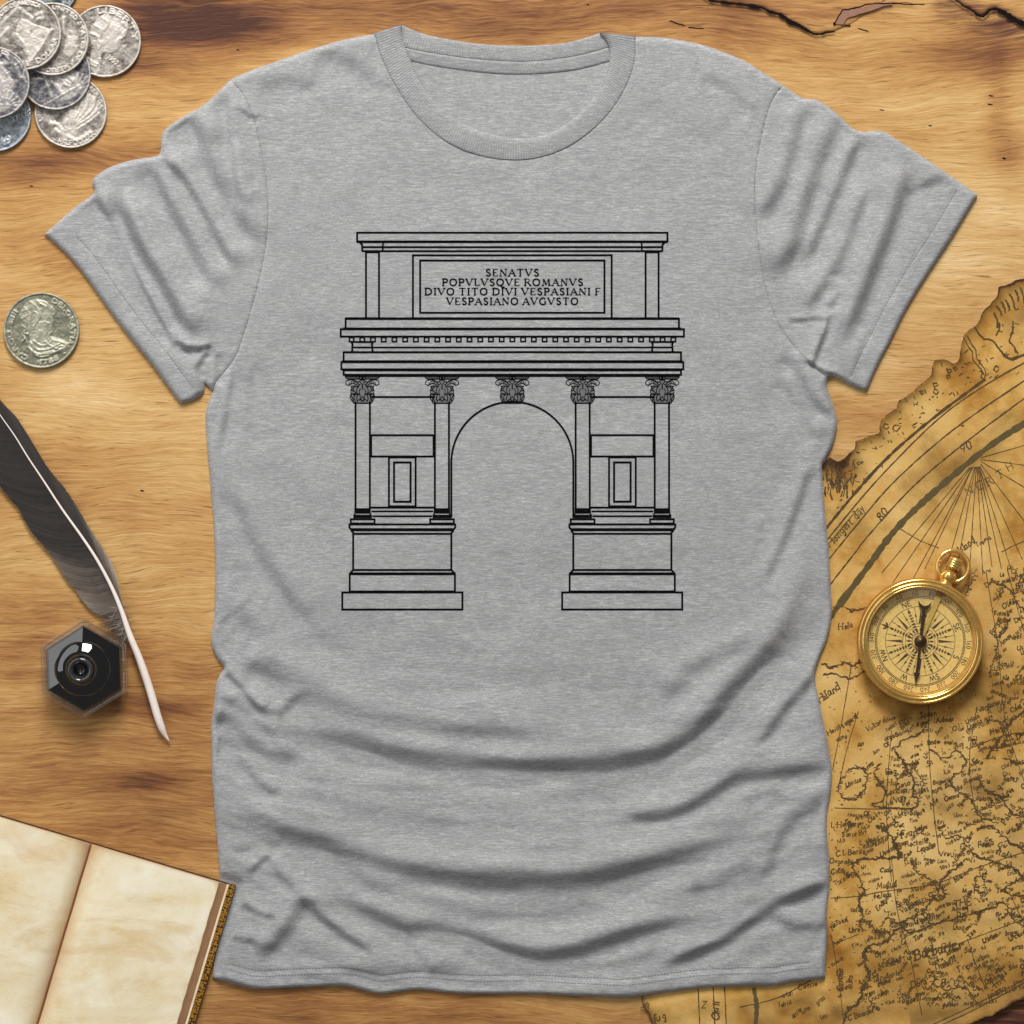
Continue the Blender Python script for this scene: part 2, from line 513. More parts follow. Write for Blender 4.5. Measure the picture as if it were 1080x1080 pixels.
# ------------------------------------------------------------------ stroke lettering
G = {}
def gl(s):
    for line in s.strip().splitlines():
        ch, w, body = line.split(None, 2)
        st = []
        for part in body.split('|'):
            part = part.strip(); thick = part.endswith(':T'); part = part[:-2] if thick else part
            sm = part.startswith('~'); part = part.lstrip('~')
            p = np.array([[float(q) for q in xy.split(',')] for xy in part.split()]) / 10
            st.append((thick, sm, p))
        G[ch] = (float(w) / 10, st)
gl('''
A 8 0,0 4,10|4,10 8,0:T|1.4,3.5 6.6,3.5
B 7 1,0 1,10:T|~1,10 5,9.7 6,7.8 5,5.7 1,5.3|~1,5.3 5.5,5 7,2.6 5.5,.3 1,0
C 8 ~8,8 6,9.8 3.5,9.5 1,7 .5,4.5 2,1 5,0 8,2:T
D 9 1,0 1,10:T|~1,10 5,9.8 8,7.5 8.4,5 8,2.5 5,.2 1,0:T
E 6.4 1,0 1,10:T|1,10 6,10 6,8.6|1,5.2 5,5.2|1,0 6.2,0 6.6,1.8
F 6 1,0 1,10:T|1,10 6,10 6,8.6|1,5.2 5,5.2
G 9 ~8,8 6,9.8 3.5,9.5 1,7 .5,4.5 2,1 5,0 8,1:T|8,4.5 8,1:T|6.3,4.5 9.2,4.5
H 9 1,0 1,10:T|8,0 8,10:T|1,5 8,5
I 2.6 1.3,0 1.3,10:T
K 8 1,0 1,10:T|1,4.6 7,10|3,6.2 8,0:T
L 6 1,0 1,10:T|1,0 6,0 6.4,2
M 11 1.2,0 2,10|2,10 5.5,1:T|5.5,1 9,10|9,10 9.8,0:T
N 9 1,0 1,10|1,10 8,0:T|8,0 8,10
O 9.4 ~4.7,10 1.6,8.6 .4,5 1.6,1.4 4.7,0 7.8,1.4 9,5 7.8,8.6 4.7,10:T
P 6.6 1,0 1,10:T|~1,10 5,9.8 6.4,7.5 5,5 1,4.7:T
Q 9.4 ~4.7,10 1.6,8.6 .4,5 1.6,1.4 4.7,0 7.8,1.4 9,5 7.8,8.6 4.7,10:T|~4.4,1 7,-1.8 11,-3.2:T
R 8 1,0 1,10:T|~1,10 5,9.8 6.2,7.6 5,5.4 1,5|4,5 8,0:T
S 6 ~5.4,8.2 4,9.8 2,9.6 .8,8 1.6,6.2 4.4,4.4 5.6,2.4 4.4,.4 2.2,.1 .6,1.8:T
T 8 4,0 4,10:T|.2,8.4 .4,10 7.6,10 7.8,8.4
U 8.4 ~1,10 1,3 2.4,.4 4.4,0 6.4,.6 7.4,3 7.4,10:T
V 8.4 .2,10 4.2,0:T|4.2,0 8.2,10
W 12 .2,10 3.4,0:T|3.4,0 6,9|6,9 8.8,0:T|8.8,0 12,10
X 8 .4,10 7.6,0:T|.4,0 7.6,10
Y 8 .2,10 4,5:T|7.8,10 4,5|4,5 4,0:T
Z 7 .6,10 6.6,10 .6,0 6.8,0
0 6.6 ~3.3,10 1,8 .6,5 1,2 3.3,0 5.6,2 6,5 5.6,8 3.3,10:T
1 4 1,8.4 2.4,10 2.4,0:T
2 6.4 ~.8,7.8 2,9.8 4.4,9.8 5.6,7.6 4.4,5 .8,0|.8,0 6,0
3 6.4 ~.8,8.6 3,10 5.2,8.4 4.4,6 2.6,5.3 4.8,4.8 5.8,2.6 3.6,.1 .6,1.4
4 7 4.6,0 4.6,10 .4,3 6.4,3
5 6.2 5.4,10 1.4,10 1.1,5.6|~1.1,5.6 3.6,6.2 5.6,4 5,1.2 2.6,0 .6,1
6 6.4 ~5,9.6 2.4,8 .8,4.6 1.2,1.2 3.2,0 5.4,1.6 5.2,4.4 3,5.6 1,4
7 6.2 .6,10 5.8,10 2.4,0:T
8 6.4 ~3.2,5.4 1.2,7 1.4,9.2 3.2,10 5,9.2 5.2,7 3.2,5.4 1,3.4 1,1 3.2,0 5.4,1 5.4,3.4 3.2,5.4:T
9 6.4 ~1.4,.4 4,2 5.6,5.4 5.2,8.8 3.2,10 1,8.4 1.2,5.6 3.4,4.4 5.4,6
. 2 1,.2 1,.9:T
a 5.4 ~4.4,5.4 2,6 .6,3.4 1.4,.3 3.4,1 4.4,4|4.5,6 4.4,.6 5.4,.4:T
b 5.2 1,10 1,0:T|~1,4 3,6 4.8,3.4 3.6,.2 1,.6
c 4.6 ~4.2,5 2.6,6 .7,3.6 1.6,.3 4.4,.9
d 5.4 4.6,10 4.4,.4 5.4,.2:T|~4.4,5 2,6 .6,3.2 1.6,.2 4.4,2
e 4.8 ~.8,3.2 4.2,3.8 3.4,6 1.2,5.2 .8,2 2.4,0 4.6,1
f 3.8 ~4.4,9.4 3,10 2,8 1.6,3 1,-3:T|.4,6 3.6,6
g 5.2 ~4.2,5.2 2,6 .7,3.4 2,.8 4.2,2|~4.4,6 4.3,0 3,-3.4 .6,-2.4:T
h 5.4 1,10 1,0:T|~1,4 3,6 4.4,4.6 4.5,0
i 2.4 1.2,6 1.2,0:T|1.2,8.2 1.3,8.9
k 5 1,10 1,0:T|1,2.6 4.2,6|2,3.6 4.8,0
l 2.4 1.2,10 1.2,0:T
m 7.6 .8,6 .8,0:T|~.8,4 2.6,6 3.7,4.6 3.7,0|~3.7,4 5.6,6 6.7,4.6 6.8,0
n 5.2 .8,6 .8,0:T|~.8,4 2.8,6 4.2,4.6 4.3,0
o 5 ~2.5,6 .7,3 2.5,0 4.3,3 2.5,6:T
p 5.2 1,6 .8,-3.6:T|~1,4 3,6 4.8,3.4 3.6,.2 1,.6
q 5.2 4.4,6 4.4,-3.6:T|~4.4,5 2,6 .6,3.2 1.6,.2 4.4,2
r 3.8 .9,6 .9,0:T|~.9,3.6 2.4,5.8 3.8,5.4
s 4 ~3.4,5.2 1.6,6 .8,4.6 3.2,2 2.4,.1 .5,.8
t 3.4 1.6,8.4 1.5,1 3.2,.4:T|.4,6 3.2,6
u 5.4 ~.8,6 .9,1.4 2.4,.1 4.4,2.4|4.5,6 4.5,.2:T
v 4.8 .4,6 2.4,0:T|2.4,0 4.6,6
w 7 .4,6 2,0:T|2,0 3.5,5|3.5,5 5,0:T|5,0 6.8,6
x 4.6 .4,6 4.2,0:T|.4,0 4.2,6
y 4.8 .4,6 2.4,.4:T|4.6,6 1.2,-3.4
z 4.4 .6,6 4,6 .6,0 4.2,0
''')

def text_strokes(txt, gap=0.16, serif=False, jit=0.0, r=None):
    """strokes in em units (cap height 1), each (points, thick?, serif?); returns list and width"""
    r = r or random
    x = 0.0; out = []
    for ch in txt:
        if ch == ' ':
            x += 0.42; continue
        if ch not in G:
            x += 0.3; continue
        w, st = G[ch]
        dx, dy = r.uniform(-jit, jit), r.uniform(-jit, jit)
        ends = {}
        for th, sm, p in st:
            if not sm:
                for q in (p[0], p[-1]):
                    ends[tuple(q)] = ends.get(tuple(q), 0) + 1
        for th, sm, p in st:
            pp = cr(p, 4) if sm else p
            if jit:
                pp = pp + np.array([[r.uniform(-jit, jit) * 0.6, r.uniform(-jit, jit) * 0.6] for _ in pp])
            out.append((pp + [x + dx, dy], th, False))
            if serif and not sm:
                for q, o in ((p[0], p[1]), (p[-1], p[-2])):
                    if q[1] in (0.0, 1.0) and abs(q[1] - o[1]) > abs(q[0] - o[0]) * 1.05 and ends[tuple(q)] == 1:
                        out.append((np.array([[q[0] - 0.17 + x, q[1]], [q[0] + 0.17 + x, q[1]]]), False, True))
        x += w + gap
    return out, x - gap

def put_text(mb, txt, x, y, size, zf, ang=0.0, wid=0.1, thin=0.55, fit=None, lift=0.0, serif=False, jit=0.0, val=0.0, slant=0.0, gap=0.16, bend=0.0):
    st, w = text_strokes(txt, gap, serif, jit)
    sx = size if fit is None else fit / w
    ca, sa = math.cos(math.radians(ang)), math.sin(math.radians(ang))
    for p, th, sf in st:
        u = p[:, 0] * sx + p[:, 1] * size * slant; v = p[:, 1] * size
        v = v + bend * (u / max(w * sx, 1e-6) - 0.5) ** 2 * size
        q = np.stack([x + u * ca - v * sa, y - (u * sa + v * ca)], 1)
        ribbon(mb, q, size * (wid if th else wid * (.75 if sf else thin)), zf, lift, step=0, val=val)
    return w * sx

# ------------------------------------------------------------------ camera, light
cam = bpy.data.cameras.new('camera'); co = bpy.data.objects.new('camera', cam); COL.objects.link(co)
co.location = (0, 0, CAM_H); cam.sensor_width = 36.0; cam.lens = 36.0 * CAM_H / (1080 * S)
cam.clip_start = 0.05; cam.clip_end = 50
scene.camera = co

def area(name, loc, size, power, col=(1, 1, 1), target=(0, 0, 0), sy=None):
    l = bpy.data.lights.new(name, 'AREA'); l.size = size; l.energy = power; l.color = col
    if sy:
        l.shape = 'RECTANGLE'; l.size_y = sy
    o = bpy.data.objects.new(name, l); COL.objects.link(o); o.location = loc
    d = np.array(target, float) - np.array(loc, float)
    from mathutils import Vector
    o.rotation_euler = Vector(d).to_track_quat('-Z', 'Y').to_euler()
    return o
KEY_P, TOP_P, SIDE_P, AMB = 156, 7, 25, 0.16
area('key_softbox', (-0.1, 3.0, 2.15), 1.3, KEY_P, (1, 0.985, 0.96))
area('overhead_softbox', (0.25, 0.9, 3.4), 1.6, TOP_P, (1, 0.99, 0.97), (0, 0, 0))
area('side_softbox', (-2.0, 0.86, 1.6), 3.3, SIDE_P, (0.97, 0.985, 1), (-0.3, 0, 0), 1.3)
wd = bpy.data.worlds.new('World'); scene.world = wd; wd.use_nodes = True
bgn = wd.node_tree.nodes['Background']; bgn.inputs[0].default_value = (1, 0.99, 0.975, 1); bgn.inputs[1].default_value = AMB
scene.view_settings.view_transform = 'Standard'; scene.view_settings.look = 'None'
scene.view_settings.exposure = 0; scene.view_settings.gamma = 1; scene.view_settings.use_curve_mapping = False

# ------------------------------------------------------------------ table top
def blobs(P, lst):
    r = np.zeros(len(P))
    for x, y, rx, ry, a in lst:
        r += a * np.exp(-((P[:, 0] - x) / rx) ** 2 - ((P[:, 1] - y) / ry) ** 2)
    return r
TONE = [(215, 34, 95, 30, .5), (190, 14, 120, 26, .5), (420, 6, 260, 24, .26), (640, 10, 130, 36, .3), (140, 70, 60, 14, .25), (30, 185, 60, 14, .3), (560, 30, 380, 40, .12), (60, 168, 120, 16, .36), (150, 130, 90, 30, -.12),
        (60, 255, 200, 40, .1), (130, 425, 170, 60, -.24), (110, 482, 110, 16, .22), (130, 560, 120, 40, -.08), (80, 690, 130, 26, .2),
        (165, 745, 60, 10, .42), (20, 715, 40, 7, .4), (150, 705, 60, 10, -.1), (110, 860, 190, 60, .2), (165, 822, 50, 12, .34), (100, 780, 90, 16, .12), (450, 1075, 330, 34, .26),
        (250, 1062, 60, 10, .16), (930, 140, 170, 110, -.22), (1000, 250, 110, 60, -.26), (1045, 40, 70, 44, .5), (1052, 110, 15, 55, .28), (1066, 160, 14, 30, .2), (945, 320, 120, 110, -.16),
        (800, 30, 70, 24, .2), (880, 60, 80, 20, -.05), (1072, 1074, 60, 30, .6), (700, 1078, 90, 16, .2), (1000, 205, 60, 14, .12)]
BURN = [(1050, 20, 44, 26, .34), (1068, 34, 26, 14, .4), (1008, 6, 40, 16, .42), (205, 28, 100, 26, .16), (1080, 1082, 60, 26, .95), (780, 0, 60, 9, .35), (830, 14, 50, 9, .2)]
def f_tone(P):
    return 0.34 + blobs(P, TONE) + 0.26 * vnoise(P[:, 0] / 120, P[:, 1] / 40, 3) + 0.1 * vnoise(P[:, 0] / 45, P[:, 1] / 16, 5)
def f_burn(P):
    return blobs(P, BURN)
tx = np.arange(-520, 1601, 8.0)
TX, TY = np.meshgrid(tx, tx); TP = np.stack([TX.ravel(), TY.ravel()], 1); nt = len(tx)
gi = np.arange(nt * nt).reshape(nt, nt)
tf = np.stack([gi[1:, :-1].ravel(), gi[1:, 1:].ravel(), gi[:-1, 1:].ravel(), gi[:-1, :-1].ravel()], 1).tolist()
ring = np.concatenate([gi[0, :], gi[1:, -1], gi[-1, -2::-1], gi[-2:0:-1, 0]])
tv = W(TP); low = tv[ring].copy(); low[:, 2] = -0.045
nb = len(tv); k = len(ring)
tf += [(int(ring[i]), int(ring[(i + 1) % k]), nb + (i + 1) % k, nb + i) for i in range(k)] + [tuple(nb + i for i in range(k))]
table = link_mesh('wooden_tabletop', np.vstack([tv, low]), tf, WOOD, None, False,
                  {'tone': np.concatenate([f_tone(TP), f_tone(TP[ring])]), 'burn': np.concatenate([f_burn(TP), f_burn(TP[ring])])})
table['kind'] = 'structure'; table['label'] = 'warm golden brown wooden table top with scorched splintered upper edge'

def rough_line(pts, amp, n=5, seed=0):
    p = np.asarray(pts, float)
    for k in range(n):
        m = (p[:-1] + p[1:]) / 2; d = p[1:] - p[:-1]; L = np.linalg.norm(d, axis=1)
        r = np.random.default_rng(seed * 31 + k)
        off = r.uniform(-1, 1, len(m)) * amp * L
        m = m + np.stack([-d[:, 1], d[:, 0]], 1) / np.maximum(L, 1e-6)[:, None] * off[:, None]
        q = np.empty((len(p) + len(m), 2)); q[0::2] = p; q[1::2] = m; p = q
    return p
flat = lambda z: (lambda P: np.full(len(P), z))
def wood_layer(edge, back, z, seed, charw):
    """a torn upper layer of the wood, its ragged edge scorched"""
    e = rough_line(edge, 0.07, 4, seed)
    poly = np.vstack([e, np.asarray(back, float)])
    o = clip_mesh(poly, lambda P: (z * sstep(-0.5, 2.5, sdf(poly, P)) + z * 0.25 * vnoise(P[:, 0] / 12, P[:, 1] / 7, seed)) * np.exp(-(pl_dist(e, P)[0] / 26) ** 2) + .00004, 2.5, 'torn_wood_layer', WOOD, table,
                  {'tone': lambda P: f_tone(P) + 0.06, 'burn': lambda P: f_burn(P) * 0.6 + 0.42 * np.exp(-np.abs(pl_dist(e, P)[0]) / 2.2)}, skirt=-0.0005)
    mb = MB()
    t = np.linspace(0, 1, len(e))
    wv = np.interp(t, np.linspace(0, 1, len(charw)), charw) * (1 + 0.9 * vnoise(t * 40, t * 0, seed))
    ribbon(mb, e + [0, 0.6], np.maximum(wv, 0.4), flat(z * 0.8 + 0.0006), step=3)
    mb.build('charred_edge', CHAR, o)
    return o
wood_layer([(738, -6), (752, 1), (769, 3.5), (785, 5), (802, 7.5), (815, 13), (828, 18.5), (843, 27), (857, 35.5), (866, 36), (880, 33.5)], [(900, 24), (940, -4), (960, -60), (738, -60)], 0.0016, 3, [2, 2.6, 3.5, 3, 3.4, 4.2, 2.4, 1.0])
wood_layer([(1000, -6), (1012, 3), (1024, 11), (1031, 16), (1037, 17.5), (1043, 11), (1050, 9), (1058, 13), (1066, 18), (1074, 23), (1090, 30)], [(1110, 30), (1110, -60), (1000, -60)], 0.0022, 8, [1, 1.4, 2.2, 1.6, 4.5, 5, 4.4])
mb = MB()
fl = rough_line([(880, 26), (883, 19), (888, 11.5), (900, 9.5), (917, 7.5), (932, 3), (939, 2.2), (941, 5), (926, 9), (906, 15), (893, 19.5), (889, 26)], 0.06, 2, 5)
v, f = prism(fl, 0.0004, 0.0022)
lf = link_mesh('lifted_splinter', v, f, simple('greyed_wood', lin(150, 108, 88), 0.75), table, False)
ribbon(mb, rough_line([(879, 26.5), (883, 19), (888, 11), (900, 9)], 0.1, 3, 2), [2.2, 3.2, 2.6, 1.2] + [1.2] * 21, flat(0.0024), step=2)
ribbon(mb, rough_line([(879, 26.5), (897, 27)], 0.04, 3, 4), 1.4, flat(0.0008), step=2)
ribbon(mb, rough_line([(900, 9), (926, 3.6), (942, 3.4), (966, 5)], 0.05, 3, 9), np.linspace(1.6, 0.6, 25), flat(0.0024), step=2)
for a, b, w in (((810, 4), (836, 5), .9), ((905, 30), (916, 33), .9), ((706, 22), (722, 27), 1.1), ((726, 29), (742, 30), .9), ((940, 4), (975, 4.5), .8)):
    ribbon(mb, rough_line([a, b], 0.06, 3, 6), w, flat(0.00035), step=2)
mb.build('charred_crack', CHAR, table)
mb = MB()                                               # small dark pits in the grain
for x, y, w, h in ((150, 517.5, 5.2, 2.4), (3, 491, 5, 3), (981, 132.5, 5, 2), (251, 52.5, 4, 2), (620, 5, 3.5, 2), (1045, 101, 7, 2), (1044, 110, 7, 2), (1059, 167, 5, 3), (33, 196, 5, 1.6), (930, 116, 7, 1.6)):
    a = np.linspace(0, 2 * math.pi, 12, endpoint=False)
    patch(mb, np.stack([x + w * .4 * np.cos(a) * (1 + .25 * np.sin(3 * a + x)), y + h * .32 * np.sin(a) + w * .06 * np.cos(a)], 1), flat(0.00025))
mb.build('wood_pit', CHAR, table)

# ------------------------------------------------------------------ t-shirt
LSH = cr([(243, 84), (265, 74.5), (300, 62), (340, 48.5), (370, 40.5), (396, 36)])
COLO = cr([(395, 36), (402, 60), (417, 91), (439, 123), (467, 148), (502, 164), (543, 170), (580, 164), (612, 148), (640, 123), (659, 94.5), (669, 66), (670, 39)])
COLI = cr([(424, 27), (425, 41), (434, 66), (451, 98), (473, 120), (502, 137), (536, 145.5), (565, 145), (593, 134), (618, 113), (634, 91), (642, 69), (643, 53.5), (639, 43), (632, 35)])
RSH = cr([(670, 39), (700, 40), (740, 47.5), (780, 62), (805, 77), (826, 90)])
RSEAM = cr([(826, 90), (813, 109), (803, 144), (796, 190), (797, 236), (804.6, 292), (817, 334), (829, 355.5), (850, 380), (873, 399.5)])
RSIDE = cr([(873, 399.5), (872, 407), (876, 420), (881, 435), (882.5, 450), (878, 470), (870, 486), (867, 493), (868, 510), (870, 540), (874, 580), (876, 620), (877, 650), (872, 675), (864, 695), (859.5, 715), (865, 745), (872, 780), (877, 810), (876, 835), (872, 860), (872, 880), (874, 900), (875, 930), (872, 960), (872, 985), (871, 1015), (870, 1032)])
HEM = cr([(870, 1032), (850, 1034), (832, 1036.5), (815, 1039.5), (780, 1040), (740, 1042), (700, 1047), (660, 1052), (630, 1051), (600, 1050), (560, 1048), (493, 1048), (444, 1044), (420, 1046), (400, 1048), (382, 1044), (363, 1040), (318, 1041), (273, 1043), (248, 1038), (224, 1031)])
LSIDE = cr([(224, 1031), (228, 1000), (231, 960), (232, 930), (230, 900), (228, 875), (226, 850), (224, 820), (223, 780), (223, 765), (226, 740), (228, 722), (232, 711), (236.5, 704), (229, 694), (224, 682), (223, 672), (226, 650), (227, 620), (227, 590), (226, 560), (223, 520), (219, 475), (217, 440), (220, 425), (225, 413)])
LSEAM = cr([(225, 413), (230, 401), (247.6, 378.5), (258, 352), (272, 303), (281, 260), (283.5, 225), (281, 190), (272, 141), (260, 106), (243, 84)])
RSLV = np.vstack([cr([(826, 90), (845, 103), (862, 106), (880, 118), (896, 133), (908, 139), (930, 138.5), (945, 147), (975, 167), (1000, 184), (1031, 206)]),
                  cr([(1031, 206), (1022, 221), (1000, 257), (975, 295), (955, 328), (938, 362), (926, 385), (920, 398), (914, 413)]),
                  cr([(914, 413), (900, 408), (885, 400), (877, 397), (873, 399.5)], 3)])
LSLV = np.vstack([cr([(225, 413), (218, 406), (216, 404), (215, 414), (205, 422), (191, 426)], 3), cr([(191, 426), (186, 420), (170, 398), (155, 378), (140, 360), (120, 334), (100, 306), (85, 285), (68, 266), (47, 247)]),
                  cr([(47, 247), (62, 234), (80, 218), (99, 204), (98, 190), (115, 177), (140, 169), (164, 165), (169.5, 160), (170, 148), (175, 136), (195, 122), (205, 117), (222, 105), (243, 84)])])
BACKN = cr([(424, 27), (450, 37), (500, 46), (545, 48.5), (590, 46.5), (620, 39.5), (632, 35)])
j = lambda *a: np.vstack([x[:-1] for x in a])
SIL = j(LSH, np.array([(396, 36), (410, 31.5), (424, 27)]), BACKN, np.array([(632, 35), (650, 38), (670, 39)]), RSH, RSLV, RSIDE, HEM, LSIDE, LSLV)

FOLDS = [  # (points left to right; lit side on the left of travel), half width, slope
    ([(250, 690), (287, 699), (310, 715), (334, 734), (371, 750), (444, 763), (520, 772), (600, 775)], 8, .26),
    ([(296, 742), (314, 750), (342, 772), (395, 787), (460, 800), (540, 806), (621, 805), (674, 799), (711, 787), (745, 762), (768, 730), (800, 698), (831, 658), (849, 609), (862, 575)], 8.5, .46),
    ([(226, 700), (239, 709), (257, 727), (275, 747), (284, 752)], 3.6, .6),
    ([(255, 700), (275, 706), (296, 720), (309, 744)], 6, .2),
    ([(214, 765), (228, 757), (241, 758), (257, 774), (277, 791), (302, 799), (320, 792)], 6.5, .4),
    ([(238, 774), (246, 786), (261, 811), (281, 831), (300, 840)], 5, .36),
    ([(222, 858), (240, 860), (273, 866), (306, 878), (347, 890), (387, 905), (428, 917), (485, 923), (560, 926), (601, 925), (662, 915), (711, 903), (752, 890), (775, 880), (800, 887)], 8.5, .46),
    ([(640, 866), (662, 862), (711, 856), (744, 840), (776, 821), (817, 815), (850, 811), (890, 806)], 6, .44),
    ([(690, 735), (711, 727), (733, 704), (775, 683), (800, 668)], 7, .26),
    ([(796, 790), (805, 778), (821, 757), (838, 735), (858, 716), (880, 705)], 5.5, .46),
    ([(335, 930), (352, 940), (375, 953), (420, 974), (460, 978), (493, 986), (526, 998), (560, 1006), (589, 1006), (621, 998), (662, 984), (700, 974), (745, 964)], 7.5, .5),
    ([(335, 903), (360, 912), (391, 931), (452, 949), (509, 962), (560, 963), (589, 961), (660, 950)], 7, .32),
    ([(279, 903), (287, 914), (310, 937), (338, 966), (371, 990), (402, 1010)], 4.6, .52),
    ([(248, 948), (260, 954), (277, 964), (295, 966)], 4, .34),
    ([(276, 1010), (285, 1000), (302, 980), (316, 958), (324, 940)], 6, .4),
    ([(690, 1024), (700, 1019), (735, 1003), (768, 988), (805, 962), (833, 947), (862, 934), (884, 922)], 5.5, .54),
    ([(812, 958), (822, 967), (835, 976), (866, 975), (890, 970)], 5.5, .4),
    ([(803, 936), (808, 920), (817, 896), (833, 868), (862, 846), (880, 838)], 6, .3),
    ([(418, 974), (430, 986), (446, 1010), (456, 1028)], 5, .26),
    ([(243, 900), (261, 893), (276, 888), (300, 893)], 5, .2),
    ([(700, 760), (760, 752), (800, 735)], 7, .1),
    ([(240, 505), (247, 524), (259, 552), (277, 588), (294, 612), (312, 637), (330, 660)], 6.5, .34),
    ([(226, 530), (231, 545), (245, 584), (252, 610)], 4, .2),
    ([(232, 480), (236, 455), (242, 420), (248, 385)], 3.6, .4),
    ([(264, 480), (263, 455), (263, 420), (266, 380)], 5, .22),
    ([(806, 625), (812, 602), (831, 560), (845, 521), (853, 501), (874, 489)], 4.6, .4),
    ([(868, 488), (852, 502)], 3, .2),
    ([(828, 370), (838, 387), (856, 419), (876, 443)], 5, .42),
    ([(818, 395), (831, 412), (848, 440), (866, 468)], 5.5, .22),
    ([(790, 600), (800, 570), (808, 540)], 5, .14),
    ([(820, 700), (846, 668), (868, 640)], 7, .16),
    ([(226, 742), (240, 738), (262, 752), (286, 772), (300, 776)], 5, .34), ([(250, 726), (268, 744), (290, 752), (306, 742), (316, 728)], 5, .3), ([(300, 828), (350, 846), (420, 862), (500, 868)], 9, .14),
    ([(262, 922), (276, 908), (286, 902)], 4, .4), ([(470, 935), (560, 944), (640, 936), (700, 922)], 9, .16), ([(600, 830), (660, 826), (720, 808)], 9, .14), ([(780, 846), (800, 838), (830, 836)], 5, .2), ([(720, 940), (760, 926), (800, 900)], 7, .18), ([(600, 1020), (660, 1014), (700, 1000)], 5, .2),
    ([(350, 1020), (420, 1024), (500, 1022)], 6, .16), ([(240, 985), (256, 992), (270, 990)], 4, .28), ([(240, 640), (262, 655), (285, 672)], 7, .16),
    # left sleeve
    ([(92, 192), (101, 205), (114, 232), (131, 267), (156, 314), (181, 358), (196, 372)], 4.2, .52),
    ([(122, 200), (129, 216), (146, 257), (170, 296), (191, 334), (204, 362)], 6, .46),
    ([(155, 165), (161, 177), (177, 211), (198, 250), (216, 285), (226, 310)], 6, .34),
    ([(164, 160), (172, 167), (195, 190), (216, 225), (237, 264), (250, 290)], 5.2, .44),
    ([(198, 112), (206, 128), (223, 176), (244, 215), (265, 247), (276, 262)], 7, .3),
    ([(240, 96), (242, 110), (244, 148), (251, 197), (262, 225)], 5, .32),
    ([(186, 358), (197, 367), (212, 368), (226, 364)], 3, .5),
    ([(216, 420), (213, 405), (209, 390), (216, 376), (226, 372)], 3, .5),
    ([(230, 408), (229, 392), (226, 374)], 2.6, .5),
    # right sleeve
    ([(800, 240), (808, 224), (826, 190), (838, 148), (846, 106)], 6, .34),
    ([(820, 300), (826, 285), (843, 243), (854, 201), (875, 146), (884, 116)], 7, .44),
    ([(846, 290), (854, 271), (871, 229), (892, 180), (910, 136)], 5.5, .44),
    ([(846, 338), (856, 320), (875, 292), (893, 257), (906, 222), (918, 190)], 5.5, .34),
    ([(886, 372), (893, 355), (917, 296), (935, 250), (953, 195), (960, 165)], 6, .46),
    ([(952, 206), (963, 201), (980, 193), (998, 186)], 4.5, .24),
    ([(829, 338), (845, 338), (860, 336), (874, 337)], 2.6, .4),
    ([(857, 388), (862, 370), (870, 350), (874, 330)], 2.6, .75),
    ([(868, 325), (880, 318), (884, 300), (877, 288)], 4, .3),
    ([(845, 378), (859, 386.5), (872, 394), (890, 403)], 1.8, .8),
    ([(900, 400), (906, 370), (915, 345)], 4, .22),
    # shoulders and chest
    ([(268, 92), (288, 88), (305, 87), (335, 92)], 6, .2), ([(330, 55), (345, 58), (368, 66), (395, 86), (405, 100)], 7, .2),
    ([(735, 82), (750, 85), (773, 97), (798, 122)], 5.5, .2), ([(250, 112), (262, 122), (275, 126)], 3, .24),
    ([(310, 640), (340, 668), (380, 690)], 8, .08), ([(520, 700), (600, 712), (690, 700)], 12, .05),
    ([(300, 480), (318, 520), (330, 560)], 10, .05), ([(690, 100), (720, 130), (760, 150)], 10, .06),
]
FOLDS = [(cr(p, 5), w * (1.3 if w >= 6 else 1.12 if w > 4 else 1), s * (1.85 if max(q[0] for q in p) < 290 and p[0][1] < 430 else 1.2 if min(q[0] for q in p) > 795 and p[0][1] < 400 else 1.0)) for p, w, s in FOLDS]
HEMLINE = HEM[::-1]
LCUFF = cr([(191, 426), (186, 420), (170, 398), (155, 378), (140, 360), (120, 334), (100, 306), (85, 285), (68, 266), (47, 247)])
RCUFF = cr([(1031, 206), (1022, 221), (1000, 257), (975, 295), (955, 328), (938, 362), (926, 385), (920, 398), (914, 413)])
def offset_line(pl, d):
    t = np.gradient(pl, axis=0); t /= np.linalg.norm(t, axis=1)[:, None]
    return pl + np.stack([t[:, 1], -t[:, 0]], 1) * d
HEM_ST = offset_line(HEMLINE, 19)[4:-4]; LC_ST = offset_line(LCUFF[::-1], 21)[6:-4]; RC_ST = offset_line(RCUFF, -22)[3:-3]
HEM_ST = HEM_ST[np.linalg.norm(HEM_ST - np.roll(HEM_ST, 1, 0), axis=1) > 0.2]
BOOK_O = np.array((97.0, 889.0)); BOOK_A = math.radians(16.6)
BU = np.array((math.cos(BOOK_A), math.sin(BOOK_A))); BV = np.array((-math.sin(BOOK_A), math.cos(BOOK_A)))
book_px = lambda u, v: BOOK_O + np.outer(np.atleast_1d(u), BU) + np.outer(np.atleast_1d(v), BV)
BOOK_POLY = np.vstack([book_px(x, y) for x, y in ((-162, -3), (161, -3), (161, 262), (-162, 262))])

